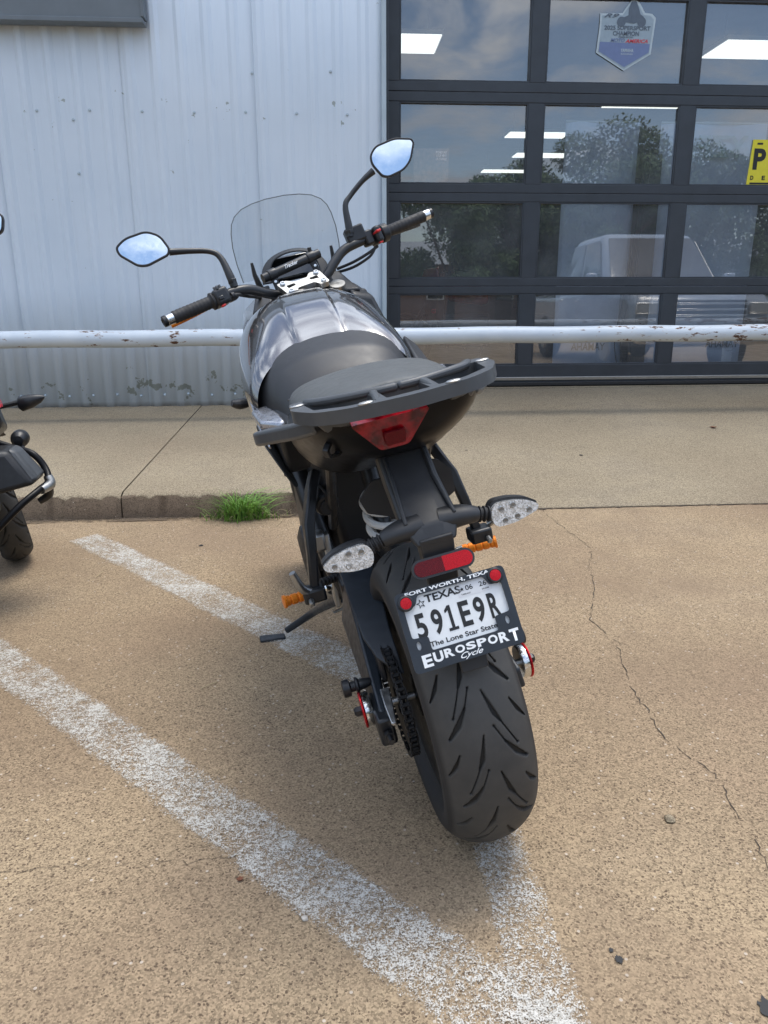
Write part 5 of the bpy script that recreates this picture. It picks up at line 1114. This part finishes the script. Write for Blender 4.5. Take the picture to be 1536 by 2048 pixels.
# ---------------------------------------------------------------- the other motorcycles
def generic_bike(M, label, cols, steer=0, group=None):
    b = empty('motorcycle', M); tag(b, label, 'motorcycle', group); body, dark = cols
    wheel(b, 'rear_wheel', .315, .17, (0, 0, .315), 240, 40, False); MF = Matrix.Translation((0, 1.5, 0)) @ Matrix.Rotation(radians(steer), 4, 'Z') @ Matrix.Translation((0, -1.5, 0)); wheel(b, 'front_wheel', .305, .13, (0, 1.5, .305), 420, 80, True, disc_side=2, discr=.15, M=MF)
    for s_ in (-1, 1):
        MB().tube([(s_*.10, 1.05, 1.08), (s_*.10, 1.5, .32)], [.026, .03], 14).build('fork_leg', 'dark_metal', b)
        MB().sweep([(s_*.11, .45, .42), (s_*.125, .2, .36), (s_*.13, -.03, .315)], .04, .06).build('swingarm', dark, b, bevel=.008)
        # cylinder head and crash bar
        cy = MB().hexa([V(s_*.16, .86, .40), V(s_*.16, 1.10, .40), V(s_*.35, 1.07, .40), V(s_*.345, .90, .40)][::s_], [V(s_*.15, .88, .56), V(s_*.15, 1.10, .56), V(s_*.29, 1.06, .54), V(s_*.29, .92, .54)][::s_]).build('cylinder', 'engine_metal', b, bevel=.02, bseg=3)
        MB().hexa([V(s_*.33, .91, .405), V(s_*.33, 1.05, .405), V(s_*.358, 1.04, .415), V(s_*.358, .93, .415)][::s_], [V(s_*.285, .93, .545), V(s_*.285, 1.05, .545), V(s_*.31, 1.03, .53), V(s_*.31, .95, .53)][::s_]).build('cylinder_cover', 'grey_plastic', cy, bevel=.012, bseg=3)
        cbr = MB().tube([(s_*.14, 1.12, .60), (s_*.25, 1.10, .53), (s_*.325, 1.07, .49), (s_*.357, 1.05, .43), (s_*.365, 1.0, .385), (s_*.345, .92, .375), (s_*.28, .85, .345), (s_*.16, .80, .27)], .0125, 12, smoothn=5).build('crash_bar', 'gloss_black', b)
        MB().tube([(s_*.362, 1.03, .395), (s_*.372, .985, .375), (s_*.35, .93, .372)], [.017, .019, .016], 14, smoothn=4).build('crash_bar_slider', 'alloy', cbr)
        MB().tube([(s_*.372, .97, .372), (s_*.35, 1.0, .335), (s_*.31, 1.0, .32)], [.012, .016, .012], 12, smoothn=3).build('foot_guard', 'dark_metal', cbr)
        lg = MB().lathe([(0, -.03), (.018, -.028), (.030, -.014), (.033, .0), (.033, .02), (.028, .026), (0, .026)], (s_*.278, 1.15, .545), (0, 1, .08), 24).build('fog_light', 'satin_black', cbr)
        MB().tube([(s_*.285, 1.12, .495), (s_*.28, 1.14, .525)], .009, 10).build('lamp_mount', 'dark_metal', lg)
        MB().tube([(s_*.20, 1.25, .672), (s_*.285, 1.25, .672), (s_*.30, 1.25, .668)], [.009, .010, .014], 10).build('indicator_stalk', 'rubber', b)
        MB().loft([[V(s_*(.288+dx_), 1.25+.024*cos(a)*w_, .664+dz_+.030*sin(a)*w_) for a in np.linspace(0, 2*pi, 12, endpoint=False)] for dx_, w_, dz_ in ((0, .6, 0), (.010, 1, 0), (.05, .9, .002), (.085, .55, .004), (.103, .15, .006))]).build('indicator', 'satin_black', b, smooth=60)
        MB().loft([[V(s_*.15, 1.02, .95), V(s_*.23, 1.10, .90), V(s_*.25, 1.12, .62), V(s_*.18, 1.05, .55)], [V(s_*.13, 1.25, 1.0), V(s_*.20, 1.28, .92), V(s_*.225, 1.25, .58), V(s_*.15, 1.22, .55)]]).build('radiator_shroud', 'satin_black', b, bevel=.015)
        me = text_mesh('GS', .05, .05, .03); place(me, 'lettering', 'red_print', frameM((s_*.254, 1.155, .70), (0, s_*1, 0), (0, 0, 1)), b, smooth=0)
        xx = .47
        oO = [(-.07, .01), (-.03, .042), (.03, .045), (.068, .02), (.05, -.03), (.0, -.045), (-.05, -.035)]
        mirror([(s_*.30, .90, 1.05), (s_*.31, .93, 1.14), (s_*.36, .96, 1.22), (s_*.42, .955, 1.26)], [.008]*4, oO, V(s_*xx, .95, 1.272), (s_*-.12, -1, .14), (0, .14, 1), b)
        MB().tube([(0, .98, 1.07), (s_*.14, .96, 1.09), (s_*.28, .88, 1.06), (s_*.42, .80, 1.04)], [.013]*4, 12, smoothn=4).build('handlebar', 'satin_black', b)
        MB().tube([(s_*.30, .868, 1.056), (s_*.42, .80, 1.04)], .018, 14).build('grip', 'rubber', b)
    m = MB().hexa([V(-.16, .55, .28), V(.16, .55, .28), V(.15, 1.12, .30), V(-.15, 1.12, .30)], [V(-.13, .55, .62), V(.13, .55, .62), V(.12, 1.1, .60), V(-.12, 1.1, .60)]); m.build('engine', 'engine_metal', b, bevel=.03)
    def tr(y, z, hw, h): return [V(-hw*.8, y, z-h), V(-hw, y, z-h*.5), V(-hw*.7, y, z-.04), V(0, y, z), V(hw*.7, y, z-.04), V(hw, y, z-h*.5), V(hw*.8, y, z-h)]
    MB().loft([tr(1.08, .98, .12, .2), tr(.98, 1.03, .19, .28), tr(.80, 1.02, .20, .30), tr(.62, .93, .15, .22), tr(.55, .86, .1, .12)]).build('fuel_tank', body, b, sub=2)
    MB().loft([sring(-.15, .90, .11, .07), sring(.05, .90, .14, .10), sring(.25, .88, .16, .10), sring(.4, .85, .16, .1), sring(.6, .87, .10, .1)]).build('seat', 'seat_vinyl', b, sub=2)
    MB().loft([[V(-.14, .3, .70), V(.14, .3, .70), V(.15, .3, .82), V(-.15, .3, .82)], [V(-.06, -.25, .82), V(.06, -.25, .82), V(.09, -.25, .88), V(-.09, -.25, .88)]]).build('tail', dark, b, bevel=.02)
    MB().loft([[V(-.14, 1.1, .98), V(.14, 1.1, .98), V(.12, 1.12, 1.14), V(-.12, 1.12, 1.14)], [V(-.10, 1.34, .92), V(.10, 1.34, .92), V(.07, 1.28, 1.12), V(-.07, 1.28, 1.12)]]).build('headlight_cowl', body, b, bevel=.02)
    sc = MB().add([(-.14, 1.16, 1.12), (.14, 1.16, 1.12), (.12, 1.02, 1.36), (-.12, 1.02, 1.36), (0, 1.20, 1.12), (0, 1.06, 1.38)], [(0, 4, 5, 3), (4, 1, 2, 5)]).build('windscreen', 'screen_clear', b)
    MB().loft([[V(-.05, 1.5+.33*cos(a), .305+.33*sin(a)), V(.05, 1.5+.33*cos(a), .305+.33*sin(a)), V(.055, 1.5+.32*cos(a), .305+.32*sin(a)), V(-.055, 1.5+.32*cos(a), .305+.32*sin(a))] for a in np.radians([40, 65, 90, 115, 140, 160])]).build('front_mudguard', dark, b)
    MB().tube([(.12, .9, .3), (.14, .5, .3), (.18, .1, .36), (.19, -.1, .42)], [.03, .03, .06, .055], 14, smoothn=4).build('exhaust', 'dark_metal', b)
    bi = M.inverted(); p0 = V(-.14, .62, .3); wp = M @ V(-.30, .62, .3); ft = bi @ V(wp.x-.03, wp.y, M.translation.z+.012)
    s2 = MB().tube([p0, ft], [.013, .010], 10).build('side_stand', 'satin_black', b); MB().box(ft, (.06, .035, .012), bi.to_3x3()).build('stand_foot', 'satin_black', s2, bevel=.003)
    return b
generic_bike(bike_matrix(-1.205, 1.77, 7.5, 12), 'dark motorcycle with black crash bars and round fog light at the left edge', ('blue_grey_paint', 'satin_black'), 20)
MI = bike_matrix(2.35, 8.55, 78, 9); MI.translation.z = .33
generic_bike(MI, 'dark red motorcycle standing in the showroom behind the glass door', ('red_gloss', 'satin_black'))

# ---------------------------------------------------------------- behind the camera: truck, trees, houses (mirrored in the glass)
def truck(x, y):
    t = empty('pickup_truck', loc=(x, y, 0)); tag(t, 'large pale silver pickup truck mirrored in the right panes of the glass door', 'pickup truck')
    hw = 1.02
    def prof(pts, w0, w1=None):
        w1 = w1 or w0; return [[V(-w0 if True else 0, p[0], p[1]) for p in pts], [V(w1, p[0], p[1]) for p in pts]]
    body = [(-5.6, .55), (-5.6, 1.18), (-3.6, 1.20), (-3.5, 1.24), (-1.55, 1.28), (-.25, 1.22), (-.05, 1.10), (0, .85), (0, .5), (-.4, .42), (-5.2, .42)]
    MB().loft(prof(body, hw)).build('body', 'truck_white', t, bevel=.14, bseg=5)
    cabp = lambda w0, w1: None
    lo = [V(-.96, -3.65, 1.20), V(.96, -3.65, 1.20), V(.96, -1.35, 1.26), V(-.96, -1.35, 1.26)]; hi = [V(-.78, -3.5, 2.12), V(.78, -3.5, 2.12), V(.76, -2.2, 2.14), V(-.76, -2.2, 2.14)]
    MB().hexa(lo, hi).build('cab', 'truck_white', t, bevel=.16, bseg=5)
    def quad(a, b, c, d, off, name): 
        a, b, c, d = map(Vector, (a, b, c, d)); n = (b-a).cross(d-a).normalized()*off
        return MB().hexa([p+n*.2 for p in (a, b, c, d)], [p+n for p in (a, b, c, d)]).build(name, 'glass_dark', t, bevel=.004)
    L0, L1 = lo[3].lerp(hi[3], .12), lo[3].lerp(hi[3], .90); R0, R1 = lo[2].lerp(hi[2], .12), lo[2].lerp(hi[2], .90)
    quad(R0.lerp(L0, .05), L0.lerp(R0, .05), L1.lerp(R1, .06), R1.lerp(L1, .06), .012, 'windscreen')
    for s_, ia, ib in ((-1, 0, 3), (1, 1, 2)):
        for t0, t1 in ((.08, .46), (.52, .93)):
            a = lo[ia].lerp(lo[ib], t0).lerp(hi[ia].lerp(hi[ib], t0), .14); b_ = lo[ia].lerp(lo[ib], t1).lerp(hi[ia].lerp(hi[ib], t1), .14); c = lo[ia].lerp(lo[ib], t1).lerp(hi[ia].lerp(hi[ib], t1), .86); d_ = lo[ia].lerp(lo[ib], t0).lerp(hi[ia].lerp(hi[ib], t0), .86)
            n = V(s_, 0, .2).normalized(); MB().hexa([p+n*.002 for p in (a, b_, c, d_)], [p+n*.012 for p in (a, b_, c, d_)]).build('side_window', 'glass_dark', t)
        wm = MB().box((s_*1.12, -1.55, 1.38), (.16, .12, .24)).build('door_mirror', 'truck_white', t, bevel=.03)
        hl = MB().box((s_*.82, .0, .98), (.34, .06, .16)).build('headlight', 'clear_lens', t, bevel=.02)
        for yy in (-1.0, -4.4):
            wl = MB().lathe([(.2, -.12), (.36, -.12), (.41, -.06), (.41, .10), (.36, .14), (.26, .13), (.2, .10), (0, .1)], (s_*.90, yy, .41), (s_, 0, 0), 36).build('wheel', 'rubber', t)
            MB().lathe([(.24, .12), (.22, .15), (.06, .13), (0, .14)], (s_*.90, yy, .41), (s_, 0, 0), 24).build('rim', 'alloy', wl)
        for yy in (-2.45, -3.4): MB().box((s_*1.03, yy, 1.08), (.03, .16, .03)).build('door_handle', 'chrome', t, bevel=.006)
    gr = MB().box((0, .01, .92), (1.2, .05, .34)).build('grille', 'dark_metal', t, bevel=.02)
    for k in range(4): MB().box((0, .045, .80+.08*k), (1.18, .03, .025)).build('grille_bar', 'chrome', gr, bevel=.005)
    MB().box((0, .08, .60), (2.02, .2, .22)).build('bumper', 'chrome', t, bevel=.04)
    MB().box((0, -.7, 1.285), (1.1, .9, .05)).build('hood_scoop', 'truck_white', t, bevel=.02)
truck(5.25, 3.2)
def tree(x, y, h, spread, seed, label):
    rr = random.Random(seed); t = empty('tree', loc=(x, y, 0)); tag(t, label, 'tree', 'trees across the lot behind the camera')
    th = h*.38; m = MB().tube([(0, 0, -.1), (.05, .03, th*.5), (.0, .08, th), (.1, .05, h*.7)], [.22, .17, .13, .05], 10, smoothn=3); cl = []
    for k in range(9):
        a = rr.uniform(0, 2*pi); r_ = spread*rr.uniform(.35, .75); z0 = th*rr.uniform(.7, 1.1); e = V(r_*cos(a), r_*sin(a), h*rr.uniform(.5, .86)); m.tube([(0, .05, z0), (e.x*.5, e.y*.5, (z0+e.z)/2+.1), e], [.08, .05, .02], 6); cl.append((e, spread*rr.uniform(.28, .45)))
    m.build('trunk', 'bark', t); cl.append((V(0, 0, h*.86), spread*.42)); cl.append((V(.2, .1, h*.66), spread*.55))
    for k in range(5): a = rr.uniform(0, 2*pi); cl.append((V(spread*.6*cos(a), spread*.6*sin(a), h*rr.uniform(.28, .5)), spread*.35))
    C = np.array([c for c, _ in cl]); Rk = np.array([r for _, r in cl]); n = 24000; rg = np.random.default_rng(seed); idx = rg.integers(0, len(cl), n)
    d = rg.normal(size=(n, 3)); d /= np.linalg.norm(d, axis=1)[:, None]; p = C[idx]+d*(Rk[idx]*rg.uniform(.45, 1.08, n)**.6)[:, None]*np.array([1, 1, .8])
    u = rg.normal(size=(n, 3)); u /= np.linalg.norm(u, axis=1)[:, None]; v = np.cross(u, d); v /= np.linalg.norm(v, axis=1)[:, None]+1e-9; s_ = rg.uniform(.055, .13, n)[:, None]
    vs = np.stack([p-u*s_, p+v*s_*.45, p+u*s_, p-v*s_*.45], 1).reshape(-1, 3); mm = MB(); mm.v = [tuple(q) for q in vs]; mm.f = [(4*i, 4*i+1, 4*i+2, 4*i+3) for i in range(n)]
    mm.build('crown', 'tree_leaf', t, smooth=0)
TR = [(-9, -21, 6.4, 3.2, 'leftmost'), (-3.5, -24, 6.0, 3, 'small'), (5.6, -22, 6.0, 2.7, 'low rounded'), (9.3, -23.5, 7.4, 3.1, 'medium'), (13.2, -22, 9.0, 3.6, 'tallest'), (17.8, -24, 8.4, 3.4, 'broad'), (22.5, -23, 7.6, 3.4, 'bushy'), (27.5, -24, 8.2, 3.8, 'rightmost'), (11.2, -27, 7.0, 3.2, 'half hidden back row'), (15.5, -28, 7.5, 3.4, 'far back row')]
for i, (x, y, h, sp, nm) in enumerate(TR): tree(x, y, h, sp, 50+i, f'{nm} green tree across the lot, mirrored in the glass door')
def house(x, y, w_, d_, h, label, wallm):
    t = empty('house', loc=(x, y, 0)); tag(t, label, 'house', 'houses behind the camera')
    MB().box((0, 0, h/2), (w_, d_, h)).build('wall', wallm, t, bevel=.02); rf_ = MB().loft([[V(-w_/2-.4, -d_/2-.4, h+.003), V(-w_/2-.4, d_/2+.4, h+.003), V(-w_/2-.4, 0, h+1.5)], [V(w_/2+.4, -d_/2-.4, h+.003), V(w_/2+.4, d_/2+.4, h+.003), V(w_/2+.4, 0, h+1.5)]]).build('roof', 'roof_metal', t)
    for k in range(4):
        xx = -w_/2+w_*(k+.5)/4; wn = MB().box((xx, d_/2+.02, h*.55), (1.0, .06, 1.1)).build('window_frame', 'white_print', t); MB().box((xx, d_/2+.055, h*.55), (.86, .02, .96)).build('pane', 'glass_dark', wn)
    MB().box((w_*.12, d_/2+.02, 1.0), (.95, .06, 2.0)).build('door', 'poster_brown', t, bevel=.01)
house(8, -34, 16, 8, 3.0, 'low brick house behind the trees across the lot', 'brick_far'); house(-14, -33, 14, 8, 3.2, 'pale house left of the trees across the lot', 'truck_white'); house(30, -36, 18, 9, 3.4, 'long pale house right of the trees across the lot', 'trim_blue')
